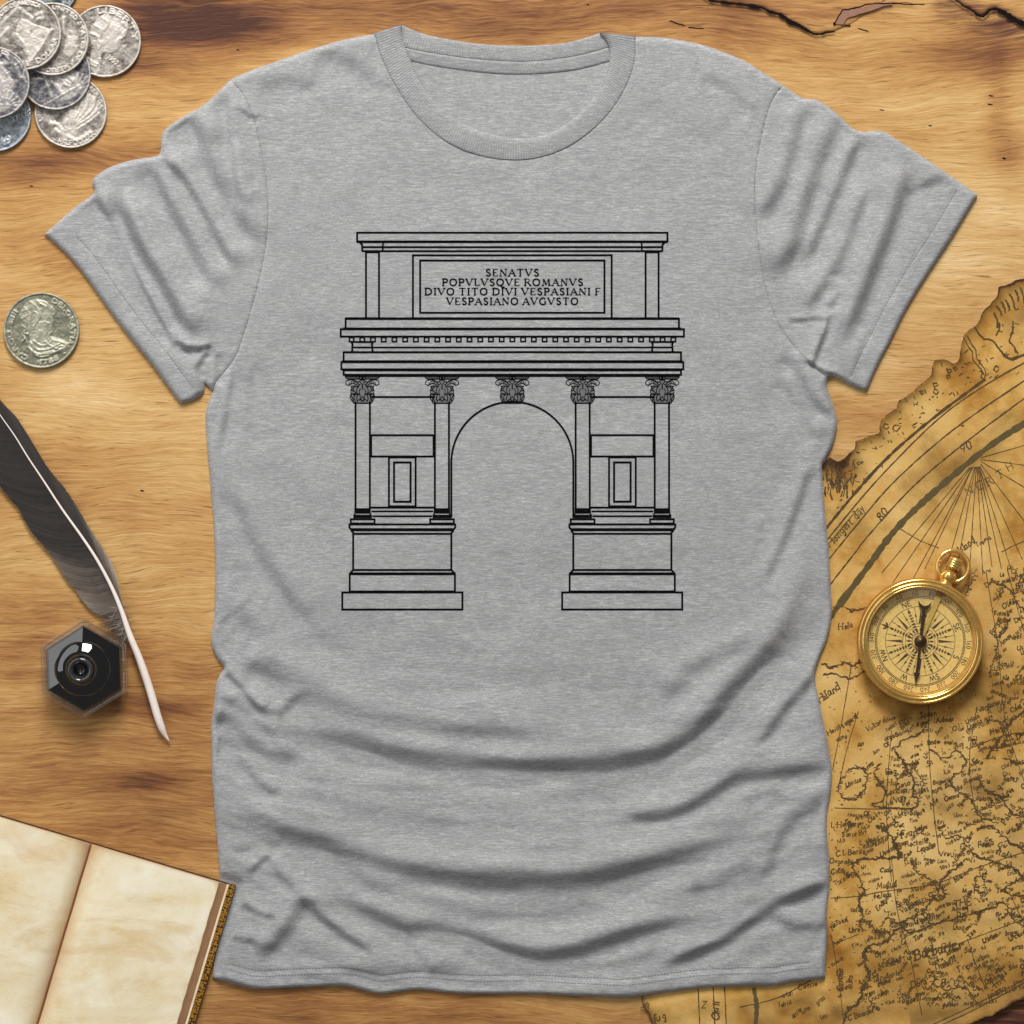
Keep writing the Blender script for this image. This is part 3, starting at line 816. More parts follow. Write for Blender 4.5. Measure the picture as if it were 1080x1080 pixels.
def groove(P, line, w, depth):
    r = np.zeros(len(P))
    lo, hi = line.min(0) - 4 * w, line.max(0) + 4 * w
    m = ((P > lo) & (P < hi)).all(1)
    if m.any():
        r[m] = depth * np.exp(-(pl_dist(line, P[m])[0] / w) ** 2)
    return r
def shirt_z(P):
    P = np.asarray(P, float)
    d = np.maximum(sdf(SIL, P), 0)
    T, R = 0.0056, 5.5
    base = T * np.sqrt(1 - (1 - np.clip(d / R, 0, 1)) ** 2)
    z = np.zeros(len(P))
    for pl, w, sl in FOLDS:
        lo, hi = pl.min(0) - 8 * w, pl.max(0) + 8 * w
        m = ((P > lo) & (P < hi)).all(1)
        if not m.any():
            continue
        dist, sd, t = pl_dist(pl, P[m])
        env = sstep(0, .16, t) * sstep(0, .16, 1 - t)
        z[m] += FOLD_GAIN * sl * S * sd * (np.exp(-sd * sd / (2 * w * w)) + 0.5 * np.exp(-sd * sd / (8 * w * w))) * (1 + .5 * vnoise(t * 9, t * 0 + w, 31)) * env
    x, y = P[:, 0], P[:, 1]
    z += 0.0021 * vnoise(x / 95, y / 60, 1) + 0.0008 * vnoise(x / 38, y / 26, 2) + 0.00012 * vnoise(x / 11, y / 9, 4)
    low = sstep(640, 800, y)
    yy = y + 0.00035 * (x - 560) ** 2
    z += low * (0.0016 * vnoise(x / 85, yy / 22, 6) + 0.0013 * vnoise(x / 52, yy / 11, 16) + 0.0005 * vnoise(x / 26, yy / 6, 19))
    lft = low * sstep(400, 300, x) + low * sstep(720, 800, x) * .7
    dg = np.where(x < 540, x * .62 - y * .78, x * .55 + y * .83)
    z += lft * (0.0017 * vnoise(dg / 15, (x + y) / 50, 23) + 0.0005 * vnoise(dg / 7, (x + y) / 30, 24))
    side = sstep(150, 300, np.abs(x - 545)) * (1 - sstep(330, 360, np.abs(x - 545)))
    z += side * 0.0008 * vnoise(x / 26, y / 60, 18)
    slv = sstep(250, 290, np.abs(x - 540)) * (1 - sstep(400, 430, y))
    u = np.where(x < 540, x * .8 - y * .5, x * .85 + y * .45)
    z += slv * 0.0011 * vnoise(u / 17, y / 90, 21)
    z = base + z * np.clip(d / 7, 0, 1)
    g = groove(P, RSEAM, 1.4, .0009) + groove(P, LSEAM, 1.4, .0009)
    g += groove(P, HEM_ST, 1.6, .0005) + groove(P, LC_ST, 1.6, .0006) + groove(P, RC_ST, 1.6, .0006)
    z -= g * np.clip(d / 4, 0, 1)
    z += 0.0004 * (np.exp(-(groove(P, HEM_ST, 9, 1) - 1) ** 2 * 4)) * 0
    z = np.maximum(z, 0.0016)
    bd = -sdf(BOOK_POLY, P)                                # pressed flat under the book
    return np.minimum(z, 0.0016 + np.clip(bd, 0, None) * 0.0004 + np.clip(bd - 9, 0, None) ** 2 * 0.0002 + (bd > 30) * 1.0)
FOLD_GAIN = 1.06

shirt = thing('t_shirt', 'heather grey short sleeved t-shirt printed with a black line drawing of a triumphal arch', 't-shirt', W((545, 560), 0)[0])
BODY = j(LSH, COLO, RSH, RSEAM, RSIDE, HEM, LSIDE, LSEAM)
clip_mesh(BODY, shirt_z, 2.0, 'front_panel', FAB, shirt, skirt=0.0002)
SLV_R = clip_mesh(j(RSLV, RSEAM[::-1]), shirt_z, 2.0, 'sleeve', FAB, shirt, skirt=0.0002)
SLV_L = clip_mesh(np.vstack([LSLV[:-1], LSEAM[::-1][:-1]]), shirt_z, 2.0, 'sleeve', FAB, shirt, skirt=0.0002)
BACK_LOW = cr([(420, 60), (430, 64), (470, 72), (536, 79), (599, 75.6), (643, 65), (652, 61)]); BACK_MID = cr([(416, 45), (428, 51), (486, 61), (549, 65.5), (599, 61), (640, 51), (650, 46)])
backz = lambda P: 0.0022 + 0.0006 * vnoise(P[:, 0] / 60, P[:, 1] / 40, 9) + 0.0002 * vnoise(P[:, 0] / 14, P[:, 1] / 12, 8)
BACKP = np.vstack([cr([(424, 30), (450, 40), (500, 49), (545, 51.5), (590, 49.5), (620, 42), (634, 38)]), (COLI[::-1] - [536, 80]) * 1.05 + [536, 82]])
BACKP = np.vstack([cr([(414, 33), (424, 31), (450, 43), (500, 52), (545, 54), (590, 52), (622, 44), (634, 39), (648, 41)]), offset_line(COLI, -9)[::-1][6:-6]])
clip_mesh(BACKP, lambda P: backz(P) - 0.0012, 2.0, 'back_panel', FAB, shirt, skirt=0.0002)
def strip(a, b, zf, name, mat, n=160, m=6, freq=0.0, skirt=0.0):
    """band between two lines, with rib phase along it"""
    A, B = resample(a, np.linalg.norm(np.diff(a, axis=0), axis=1).sum() / n), resample(b, np.linalg.norm(np.diff(b, axis=0), axis=1).sum() / n)
    k = min(len(A), len(B)); A, B = A[:k], B[:k]
    L = np.concatenate([[0], np.cumsum(np.linalg.norm(np.diff((A + B) / 2, axis=0), axis=1))])
    V = []; ph = []
    for i in range(m + 1):
        P = A + (B - A) * (i / m)
        v = W(P); v[:, 2] = zf(P, i / m); V.append(v); ph.append(L * freq)
    v = V[-1].copy(); v[:, 2] = skirt; V.append(v); ph.append(L * freq)
    v = V[0].copy(); v[:, 2] -= 0.0016; V.insert(0, v); ph.insert(0, L * freq)
    m += 2
    f = [(i * k + q, i * k + q + 1, (i + 1) * k + q + 1, (i + 1) * k + q) for i in range(m) for q in range(k - 1)]
    return link_mesh(name, np.vstack(V), [q[::-1] for q in f] if True else f, mat, shirt, True, {'rib': np.concatenate(ph)})
strip(BACK_LOW, BACK_MID, lambda P, t: backz(P) - 0.0011 + 0.0003 * min(1, t * 3) + .0007 * t, 'neck_tape', FABR, n=300, freq=3.3, m=5)
strip(BACK_MID + [0, .6], BACKN, lambda P, t: backz(P) - 0.0003 + 0.0008 * np.sqrt(max(0, 1 - (abs(2 * t - 1)) ** 3)) * (1 - .2 * t), 'back_collar', FABR, n=300, freq=2.4, m=8)
def collar_z(P, t):
    P = np.asarray(P)
    b = shirt_z(np.vstack([COLO]))[: 1].mean() * 0
    end = sstep(24, 52, P[:, 1])
    return b + 0.0056 + 0.0009 * math.sin(math.pi * min(1, t * 1.02)) ** 0.6 - 0.0014 * max(0, (t - .8) / .2) ** 2 + 0.0003 * vnoise(P[:, 0] / 20, P[:, 1] / 20, 3) + (1 - end) * 0.0012
strip(COLO, COLI, collar_z, 'collar', FABR, n=420, freq=2.4, m=12, skirt=0.0014)

# stitching: two rows at the hem, one at each cuff
mb = MB()
def stitches(line, pitch=3.4, ln=2.0, w=0.75):
    p = resample(line, pitch)
    for a, b in zip(p[:-1], p[1:]):
        u = (b - a) / np.linalg.norm(b - a)
        ribbon(mb, np.array([a, a + u * ln]), w, shirt_z_c, 0.00022, step=0)
_q = resample(np.vstack([HEM_ST]), 3.4)
def shirt_z_c(P):
    return shirt_z(P)
class Cache:
    pass
def fast_surface(x0, y0, x1, y1, cell):
    """shirt height sampled once on a fine grid for draping print and thread"""
    gx = np.arange(x0, x1 + cell, cell); gy = np.arange(y0, y1 + cell, cell)
    X, Y = np.meshgrid(gx, gy)
    Z = shirt_z(np.stack([X.ravel(), Y.ravel()], 1)).reshape(X.shape)
    def f(P):
        P = np.asarray(P, float)
        u = np.clip((P[:, 0] - x0) / cell, 0, len(gx) - 1.001); v = np.clip((P[:, 1] - y0) / cell, 0, len(gy) - 1.001)
        i = u.astype(int); k = v.astype(int); a = u - i; b = v - k
        return (Z[k, i] * (1 - a) + Z[k, i + 1] * a) * (1 - b) + (Z[k + 1, i] * (1 - a) + Z[k + 1, i + 1] * a) * b
    return f
shirt_z_c = fast_surface(215, 990, 880, 1060, 2.0)
stitches(offset_line(HEM_ST, 1.2)); stitches(offset_line(HEM_ST, -5.0))
mb.build('hem_stitching', THREAD, shirt)
mb = MB(); shirt_z_c = fast_surface(850, 150, 1040, 420, 2.0); stitches(RC_ST); mb.build('cuff_stitching', THREAD, SLV_R)
mb = MB(); shirt_z_c = fast_surface(40, 200, 260, 430, 2.0); stitches(LC_ST); mb.build('cuff_stitching', THREAD, SLV_L)

# ---- the printed arch
pz = fast_surface(350, 235, 735, 655, 2.0)
mb = MB(); mg = mb; LIFT = 0.00022; CX = 540.3
def ln(*pts, w=1.9, mirror=True, closed=False):
    p = np.array(pts, float)
    w *= 1.1
    ribbon(mb, p, w, pz, LIFT, closed)
    if mirror:
        q = p.copy(); q[:, 0] = 2 * CX - q[:, 0]
        ribbon(mb, q, w, pz, LIFT, closed)
def rect(x0, y0, x1, y1, w=1.9, mirror=False):
    ln((x0, y0), (x1, y0), (x1, y1), (x0, y1), w=w, closed=True, mirror=mirror)
rect(377, 246, 703.6, 255.2); ln((377, 255.6), (703.6, 255.6), w=2.4, mirror=False)
ln((380, 256.5), (382.2, 258.5), (382.4, 265.4)); ln((382, 265.4), (698.6, 265.4), mirror=False); ln((382, 261.2), (698.6, 261.2), mirror=False); ln((404.6, 257), (404, 259), (404, 265), w=1.6)
ln((386.3, 266), (386.3, 336)); ln((400, 266), (400, 336)); ln((386, 266.4), (400.5, 266.4), w=2.2)
rect(435.7, 269.8, 644.9, 336); rect(443.3, 275.3, 637.3, 330.2)
rect(364.9, 336.6, 715.7, 346.8); ln((364.9, 336.4), (715.7, 336.4), w=2.5, mirror=False); ln((362, 347.2), (718, 347.2), w=2.6, mirror=False)
rect(359.7, 347.6, 720.9, 355.3)
for i in range(31):
    x = 368.7 + i * (707.4 - 368.7) / 30
    rect(x, 356.2, x + 4.7, 360.6, w=1.5)
ln((370.7, 360.6), (372, 363), (371.6, 371), w=1.9); ln((393.9, 360.6), (392.5, 363), (393.2, 371), w=1.9); ln((370.7, 361), (394, 361), w=1.8)
ln((372, 366.7), (708.6, 366.7), mirror=False, w=1.6); ln((363, 371.6), (717.6, 371.6), mirror=False, w=1.8)
rect(362.7, 371.8, 717.9, 381.2); ln((361, 381.6), (719.6, 381.6), w=2.3, mirror=False)
rect(360.3, 382.2, 720.3, 389.7); ln((362, 390.2), (718.6, 390.2), w=2.5, mirror=False)
rect(362.7, 390.8, 717.9, 395.5); ln((364, 396.6), (716.6, 396.6), w=2.2, mirror=False)
for xa, xb in ((375.3, 390.4), (458.8, 473.6)):
    ln((xa, 424), (xa, 537)); ln((xb, 424), (xb, 537))
ar = [(476.1, 546), (476.1, 488)] + [(CX - 64.2 * math.cos(a), 488 - 64 * math.sin(a)) for a in np.linspace(0.03, math.pi / 2, 26)]
ln(*ar, w=1.9)
ln((390.4, 418.9), (458.8, 418.9)); rect(391.3, 459.1, 457.8, 481.5, mirror=True); ln((391.3, 459.1), (391.3, 481.5), w=2.6); ln((457.8, 459.1), (457.8, 481.5), w=2.6)
rect(410.4, 482.4, 438.5, 534, mirror=True); rect(415.8, 487.8, 433.2, 529.1, w=2, mirror=True)
ln((391, 535.3), (458, 535.3)); ln((392, 539.3), (457, 539.3), w=1.6); ln((393, 544.4), (456, 544.4), w=1.7)
for c, h in ((382.7, 0), (466.2, 0)):
    for y, w, hw in ((538.8, 5.2, 8.6), (544.6, 3.2, 9.8)):
        ln((c - hw, y), (c + hw, y), w=w)
    ln((c - 8.6, 541.6), (c - 8.2, 543), w=1.6); ln((c + 8.6, 541.6), (c + 8.2, 543), w=1.6)
    rect(c - 12.4, 547.6, c + 12.6, 552, w=1.8, mirror=True)
ln((368.8, 553), (480.2, 553), (480.2, 556), (478.8, 558), (370.2, 558), (368.8, 556), closed=True); ln((370, 558.6), (479, 558.6), w=2.8)
ln((371, 559.4), (373.6, 562.9), (475.6, 562.9), (478.4, 559.4))
ln((372.8, 562.9), (372.8, 601)); ln((476.1, 562.9), (476.1, 601)); ln((372.8, 601), (476.1, 601)); ln((372.8, 601), (369.4, 604.8)); ln((476.1, 601), (479.8, 604.8)); ln((369.4, 605), (479.8, 605), w=2.7)
rect(369.2, 605.2, 479.9, 623.6, mirror=True); rect(361.4, 624.6, 487.8, 642.6, mirror=True); ln((369, 624), (480, 624), w=2.4)
def capital(cx):
    def k(pts, w=0.9, m=True, smooth=True):
        p = np.array(pts, float); p = cr(p, 4) if smooth and len(p) > 2 else p
        for sg in ((1, -1) if m else (1,)):
            ribbon(mb, np.stack([cx + sg * p[:, 0], 397 + p[:, 1]], 1), w * .8, pz, LIFT, step=0)
    for sg in (1, -1):
        patch(mg, [(cx + sg * 2.5, 397.2), (cx + sg * 18, 397.2), (cx + sg * 15.5, 400), (cx + sg * 2.5, 400)], pz, LIFT * .6, .35)
        patch(mg, [(cx, 402), (cx + sg * 9, 402), (cx + sg * 11, 412), (cx + sg * 10.5, 424.5), (cx, 425.5)], pz, LIFT * .4, 1.0)
    k([(0, 0), (18.5, 0)], 1.2, smooth=False); k([(0, 3.2), (15.5, 3.2)], 1.1, smooth=False); k([(18.5, 0), (17, 2), (15.2, 3.2)], 1)
    k([(-3, .5), (3, .5), (2.4, 4), (-2.4, 4), (-3, .5)], 1.8, False, False); k([(-1.5, 2), (1.5, 2)], 2.4, False, False)
    k([(4, 9), (7, 5), (12, 3.8), (16.6, 5), (17.4, 8), (15, 9.4), (13, 8), (14.2, 6.4)], 1.1); k([(5, 10), (9, 7.5), (12.5, 8.5), (15, 10.2)], 1.1)
    k([(1, 8), (3, 5.5), (5, 6.5), (4, 8.5), (2, 8.8)], 1.2); k([(9, 4.4), (12, 6), (11, 8)], .9); k([(6, 6.5), (8.5, 5.5), (10, 7)], .9)
    k([(12, 10), (11, 12.5), (12, 14.5), (10, 15.5)], 1.5); k([(0, 8), (0, 14)], 1.6); k([(3, 10), (6, 11), (9, 10.4), (12, 11)], 1.3)
    k([(4, 11), (6, 14), (5.4, 18), (3, 19)], 1.1); k([(8, 11.5), (10, 13), (8.6, 16), (6.6, 17.6)], 1.2); k([(11.6, 13.4), (12.2, 17), (9.4, 19.4), (7, 20)], 1.2)
    k([(2, 13), (3.4, 16), (2.2, 21), (2.6, 26)], 1.0); k([(5, 19.5), (6, 23), (5, 27)], 1.3); k([(7.4, 19), (9, 22), (7.6, 27)], 1.1)
    k([(12.4, 18.5), (11, 22), (9.6, 25), (10, 27)], 1.4); k([(3, 19.2), (8, 18.6), (12.2, 18.8)], 1.5); k([(0, 21), (1.4, 24), (.8, 27)], 1.0)
    k([(12, 18.6), (12.6, 22), (11.4, 25), (9, 28.4)], 1.3); k([(-9.2, 28.4), (9.2, 28.4)], 1.7, False, False); k([(0, 26), (2.6, 24.4), (5, 26)], 1.0)
for c in (382.5, 466.3, 540.3, 614.5, 698.1):
    capital(c)
mb.build('arch_print', INK, shirt, False, 'grey')
mb = MB()
for txt, x0, x1, y in (('SENATVS', 512.6, 568, 292.1), ('POPVLVSQVE ROMANVS', 466.8, 614.4, 302.2), ('DIVO TITO DIVI VESPASIANI F', 448.4, 632.6, 312), ('VESPASIANO AVGVSTO', 471.4, 609.3, 322.2)):
    put_text(mb, txt, x0, y - .6, 7.0, pz, wid=0.225, thin=0.52, fit=x1 - x0, lift=LIFT, serif=True, gap=0.3)
mb.build('inscription_print', INK, shirt, False, 'grey')

# ------------------------------------------------------------------ old map
ME = rough_line([(1200, 214), (1140, 258), (1095, 282), (1080, 294), (1062, 300), (1053, 302), (1052, 312), (1044, 322), (1036, 330), (1030, 343), (1016, 354), (1014, 362), (1012, 380), (1005, 384), (996, 379), (985, 380), (982, 396), (974, 403), (966, 410), (955, 419), (948, 422), (946, 431), (936, 437), (929, 443), (928, 457), (918, 459), (910, 463), (902, 465), (901, 474), (892, 482), (884, 487), (876, 482), (870, 488)], 0.1, 3, 11)
MPOLY = np.vstack([ME, rough_line([(870, 488), (830, 520), (780, 600), (730, 700), (700, 800), (684, 900), (678, 1000), (674, 1040), (677, 1056), (684, 1068), (690, 1085), (720, 1130), (800, 1150)], 0.03, 3, 12)[1:],
                   rough_line([(800, 1150), (900, 1122), (980, 1094), (1022, 1080), (1036, 1074), (1046, 1071), (1060, 1063), (1072, 1056), (1084, 1052), (1120, 1040), (1200, 1030)], 0.06, 3, 14)[1:]])
_mp_edge = resample(MPOLY[:-1], 2.0)
def map_d(P):
    return np.maximum(sdf(MPOLY[::2], P), 0)
def map_raw(P):
    x, y = P[:, 0], P[:, 1]
    d = map_d(P)
    shirt_d = sdf(SIL[::3], P)
    free = sstep(-2, 14, -shirt_d)
    z = 0.0009 + 0.0016 * free * (vnoise(x / 60, y / 80, 11) + 0.25) + 0.0004 * free * vnoise(x / 17, y / 22, 12)
    z += free * np.exp(-d / 7) * (0.0026 + 0.003 * vnoise(x / 15, y / 15, 13))
    return np.clip(z, 0.0006, 0.006) * (0.35 + 0.65 * free) + 0.0001
def map_surface():
    c = 3.0
    gx = np.arange(655, 1210, c); gy = np.arange(205, 1160, c)
    X, Y = np.meshgrid(gx, gy); Z = map_raw(np.stack([X.ravel(), Y.ravel()], 1)).reshape(X.shape)
    def f(P):
        u = np.clip((P[:, 0] - gx[0]) / c, 0, len(gx) - 1.001); v = np.clip((P[:, 1] - gy[0]) / c, 0, len(gy) - 1.001)
        i = u.astype(int); k = v.astype(int); a = u - i; b = v - k
        return (Z[k, i] * (1 - a) + Z[k, i + 1] * a) * (1 - b) + (Z[k + 1, i] * (1 - a) + Z[k + 1, i + 1] * a) * b
    return f
mz = map_surface()
omap = thing('old_map', 'aged yellow brown world map with ragged burnt edges lying under the shirt and compass', 'map', W((940, 760), 0)[0])
STAIN_SHADE = [(1040, 830, 50, 60, .3), (950, 1020, 50, 30, .28), (1050, 720, 30, 40, .25), (930, 900, 40, 30, .2), (980, 860, 26, 22, .25), (1000, 505, 60, 34, .5), (1040, 470, 30, 20, .3), (962, 752, 26, 16, .6), (1012, 965, 60, 22, .42), (985, 930, 40, 20, .25), (850, 1066, 120, 22, .6), (1070, 905, 30, 40, .25), (1010, 830, 60, 18, .3), (900, 560, 30, 60, .2), (1075, 330, 30, 40, .45), (890, 700, 18, 60, .25), (1000, 770, 26, 20, .35), (1060, 640, 26, 40, .2)]  # paper stains; the wide blob below the shirt hem is painted-in shade
def map_edge(P):
    e = np.exp(-map_d(P) / 5.5) + 0.55 * np.exp(-(((P[:, 0] - 884) / 22) ** 2 + ((P[:, 1] - 494) / 16) ** 2)) * 1.6
    return e + blobs(P, STAIN_SHADE) * (1 + 1.2 * vnoise(P[:, 0] / 14, P[:, 1] / 12, 41)) + 0.5 * np.exp(-((P[:, 1] + 0.35 * P[:, 0] - 1418) / 14) ** 2) * (P[:, 0] > 960)
clip_mesh(MPOLY, mz, 2.5, 'map_sheet', MAPP, omap, {'edge': map_edge}, skirt=0.00005)
ML = 0.00016
mb = MB()
mr = random.Random(5)
def mline(pts, w, seed=0, amp=0.0, sm=True, val=0.0, taper=False):
    p = cr(pts, 5) if sm and len(pts) > 2 else np.array(pts, float)
    if amp:
        p = rough_line(resample(p, 6), amp, 2, seed)
    ww = w * (1 + 0.7 * vnoise(np.arange(len(p)) * 0.37, np.zeros(len(p)), seed + 3))
    ribbon(mb, p, ww, mz, ML, step=8, val=val)
mline([(862, 572), (873, 555), (912, 508), (945, 474), (984, 441), (1021, 413), (1039, 400)], 3.0, 1, .02)
mline([(866, 578), (879, 561), (912, 521), (948, 482), (995, 437), (1041, 405), (1090, 377)], 1.4, 2, .03)
mline([(862, 606), (874, 590), (899, 559), (938, 513), (984, 470.5), (1026, 438), (1090, 395)], 1.4, 3, .03)
mline([(860, 640), (876, 616), (900, 585), (918, 562), (964, 512), (1015, 469), (1060, 435), (1090, 413)], 1.4, 4, .03)
mline([(864, 672), (877, 649), (897, 622), (917, 595), (943, 560), (977, 526), (1026, 484), (1057, 461), (1090, 441)], 6.4, 5, .015, val=.55)
mline([(862, 590), (880, 566), (905, 536)], .9, 6, .03)
mline([(1016, 356), (1021, 366), (1027, 373), (1024, 378), (1037, 392), (1033, 397), (1039, 402)], 1.3, 7, .05, False); mline([(1020, 354), (1025, 364), (1031, 372), (1028, 376), (1040, 391), (1038, 399)], 1.2, 8, .05, False)
mline([(1027, 345), (1037, 358), (1046, 358), (1052, 366), (1058, 374)], 1.8, 9, .08, False)
mline([(1058, 374), (1066, 379), (1074, 376), (1090, 372)], 3.4, 10, .08)
for k, (a, b) in enumerate((((1050, 322), (1056, 333)), ((1055, 318), (1060, 330)), ((1060, 316), (1064, 328)), ((1064, 310), (1070, 326)), ((1070, 306), (1074, 318)), ((1075, 303), (1080, 320)), ((1048, 330), (1052, 346)), ((1054, 340), (1050, 354)), ((1068, 340), (1064, 360)), ((1064, 360), (1072, 372)))):
    mline([a, ((a[0] + b[0]) / 2 + 1.5, (a[1] + b[1]) / 2), b], 1.9, 20 + k, .12)
for k in range(120):                                    # engraved hatching outside the rim
    t = mr.random(); x = 876 + 200 * t; y0 = 492 - 175 * t + 8 * math.sin(t * 9)
    lim = 553 - 152 * t - 0.22 * 200 * math.sin(math.pi * t) * .55
    y = y0 + mr.random() * max(4, (lim - y0)) * .9
    l = mr.uniform(1.5, 5); a = mr.choice((-.7, -.4, 1.1, .2))
    p = np.array([(x, y), (x + l * math.cos(a), y + l * math.sin(a))])
    if map_d(p).min() > 2.5:
        ribbon(mb, p, mr.uniform(.5, 1.3), mz, ML, step=0)
for k in range(90):                                     # the dark scrubbed corner by the shirt
    x = mr.gauss(884, 10); y = mr.gauss(503, 10)
    p = np.array([(x, y), (x + mr.uniform(-3, 3), y + mr.uniform(3, 9))])
    if map_d(p).min() > 1.5:
        ribbon(mb, p, mr.uniform(.7, 1.8), mz, ML, step=0)
for cx, cy, r in ((1001, 391, 3), (1007, 389, 2.4), (987, 413, 3.4), (986, 406, 3), (945, 452, 4.5), (934, 450, 3.6), (1051, 389, 3), (1000, 397, 2.6), (972, 414, 2.5), (1010, 458, 1), (1015, 449, 1.4)):
    mline([(cx + r * math.cos(a) * mr.uniform(.7, 1.2), cy + r * math.sin(a) * mr.uniform(.7, 1.2)) for a in np.linspace(0, 5.6, 7)], 1.2, int(cx), .1)
POLE = np.array((1030.0, 484.0))
for k, e in enumerate(((1090, 467), (1090, 492), (1090, 520), (1088, 560), (1078, 590), (1066, 600), (1056, 600), (1046, 598), (1036, 602), (1022, 604), (1008, 604), (996, 606), (975, 600), (941, 615), (962, 612), (930, 604))):
    d = np.array(e) - POLE
    mline([POLE + d * .07, POLE + d], .8, 40 + k, .015, False)
for k, pts in enumerate(([(905, 750), (893, 790), (884, 830)], [(898, 700), (886, 770), (878, 812)], [(979, 744), (980, 800), (984, 850), (990, 900)], [(1030, 745), (1022, 800), (1028, 850), (1040, 860)], [(940, 770), (935, 840), (936, 880), (940, 930)],
                         [(1020, 790), (1060, 775), (1090, 772)], [(880, 852), (920, 853), (965, 852)], [(876, 947), (905, 945), (930, 940), (985, 932), (1030, 915), (1090, 895)], [(1040, 605), (1052, 680), (1060, 760), (1082, 830)], [(1062, 600), (1078, 660), (1092, 700)],
                         [(876, 985), (884, 1030), (890, 1082)], [(940, 905), (946, 960), (960, 1010), (972, 1070)], [(985, 1000), (1010, 995), (1090, 965)], [(1020, 990), (1030, 1020), (1040, 1044)], [(1064, 940), (1080, 975)], [(878, 996), (905, 985)])):
    mline(pts, .8, 70 + k, .012)
mline([(948, 557), (970, 570), (990, 578)], .8, 90, .02); mline([(1056, 582), (1072, 574), (1092, 566)], .8, 91, .02)
mline([(980, 1086), (1020, 1068), (1062, 1046), (1092, 1030)], 1.1, 92, .02); mline([(975, 1084), (1018, 1064), (1060, 1043), (1092, 1026)], .9, 93, .02)
# coasts, drawn as broken shaded outlines
COAST = [([(888, 820), (895, 812), (908, 808), (914, 818), (911, 832), (902, 842), (890, 841), (884, 832), (888, 820)], 1.4), ([(926, 806), (922, 818), (928, 826), (934, 834), (930, 844), (918, 850), (940, 852), (964, 852), (968, 842), (962, 836), (964, 822), (956, 812), (952, 800)], 2.4),
         ([(930, 870), (922, 872), (932, 875), (940, 884), (946, 896), (948, 904), (930, 905), (908, 906), (898, 913), (906, 925), (911, 938), (906, 950), (910, 966), (906, 972), (910, 982)], 2.6),
         ([(946, 878), (944, 890), (950, 900), (946, 906)], 4.2), ([(930, 976), (936, 966), (944, 974), (968, 964), (978, 956), (984, 946), (990, 938), (992, 928), (1000, 920), (1012, 912), (1020, 905)], 2.0),
         ([(912, 1002), (918, 996), (934, 994), (946, 978), (962, 983), (984, 975), (1010, 968), (1030, 962), (1050, 955), (1060, 952), (1066, 966), (1078, 976), (1092, 974)], 2.2),
         ([(912, 1002), (912, 1015), (917, 1030), (909, 1042), (906, 1056), (894, 1066), (888, 1084)], 3.4), ([(1024, 898), (1036, 905), (1048, 908), (1062, 914), (1074, 918), (1080, 930)], 2.4), ([(1030, 876), (1042, 870), (1056, 880), (1068, 890), (1092, 902)], 2.2),
         ([(1028, 925), (1036, 924), (1039, 934), (1034, 942), (1029, 938), (1028, 925)], 1.5), ([(984, 940), (992, 936), (997, 944), (990, 950), (983, 947)], 2.2), ([(1056, 938), (1068, 930), (1080, 928), (1084, 942), (1070, 945), (1056, 938)], 1.6),
         ([(985, 1030), (986, 1040), (1002, 1044), (1014, 1040), (1024, 1050), (1030, 1058)], 1.3), ([(985, 1030), (980, 1046), (972, 1054)], .9), ([(1040, 800), (1054, 778), (1066, 762), (1082, 748), (1092, 744)], 2.6), ([(1040, 760), (1056, 762), (1062, 778), (1050, 792)], 2.0),
         ([(866, 700), (878, 704), (890, 698), (900, 702), (910, 694)], 2.4), ([(868, 712), (880, 710), (894, 716), (912, 706)], 1.6), ([(940, 792), (950, 782), (962, 776), (972, 772), (978, 760)], 1.8), ([(942, 788), (948, 800), (956, 808), (950, 818)], 2.2),
         ([(1050, 615), (1062, 620), (1070, 630), (1076, 640), (1090, 642)], 1.5), ([(1066, 652), (1056, 668), (1050, 690), (1042, 710)], 1.3), ([(980, 790), (996, 800), (1010, 790), (1018, 806), (1004, 820)], 1.6), ([(1030, 820), (1040, 834), (1056, 840), (1066, 856), (1090, 866)], 1.8),
         ([(1000, 822), (1010, 836), (1024, 842), (1030, 858), (1046, 866)], 2.0), ([(1060, 800), (1074, 806), (1090, 800)], 2.2), ([(1020, 870), (1036, 864), (1052, 868)], 1.2), ([(990, 618), (1002, 622), (1010, 640), (1030, 600)], .9),
         ([(870, 656), (885, 640), (899, 644), (913, 640)], 1.6), ([(960, 905), (966, 920), (980, 926), (988, 936)], 1.0), ([(988, 870), (998, 884), (1010, 880), (1020, 892)], 1.2), ([(970, 800), (964, 812), (974, 824), (970, 840)], 1.4)]
cr_rng = random.Random(3)
for k, (pts, w) in enumerate(COAST):
    p = rough_line(resample(cr(pts, 4), 7), .28, 3, 100 + k)
    ww = w * np.clip(0.75 + 1.1 * vnoise(np.arange(len(p)) * .21, np.zeros(len(p)), k), .25, 2)
    ribbon(mb, p, ww * .95, mz, ML, step=0)
    for i in range(0, len(p) - 1, 3):
        if cr_rng.random() < .8:
            a = cr_rng.uniform(-.5, .5) + (math.pi if cr_rng.random() < .35 else 0); l = cr_rng.uniform(1.5, 5)
            ribbon(mb, np.array([p[i], p[i] + [l * math.cos(a), l * math.sin(a)]]), cr_rng.uniform(.5, 1.1), mz, ML, step=0)
for k in range(60):                                     # the mountains drawn near the lower margin
    x = cr_rng.uniform(985, 1060); y = 1068 - (x - 985) * .42 - cr_rng.uniform(0, 28)
    mline([(x - 2.2, y), (x, y - 2.8), (x + 2.4, y + .3)], .9, k, 0, False)
for k in range(620):                                    # specks and pen blots
    x = cr_rng.uniform(872, 1085); y = cr_rng.uniform(690, 1065)
    p = np.array([(x, y), (x + cr_rng.uniform(-2.5, 2.5), y + cr_rng.uniform(-1.6, 1.6))])
    if map_d(p).min() > 5:
        ribbon(mb, p, cr_rng.uniform(.4, 1.2), mz, ML, step=0)
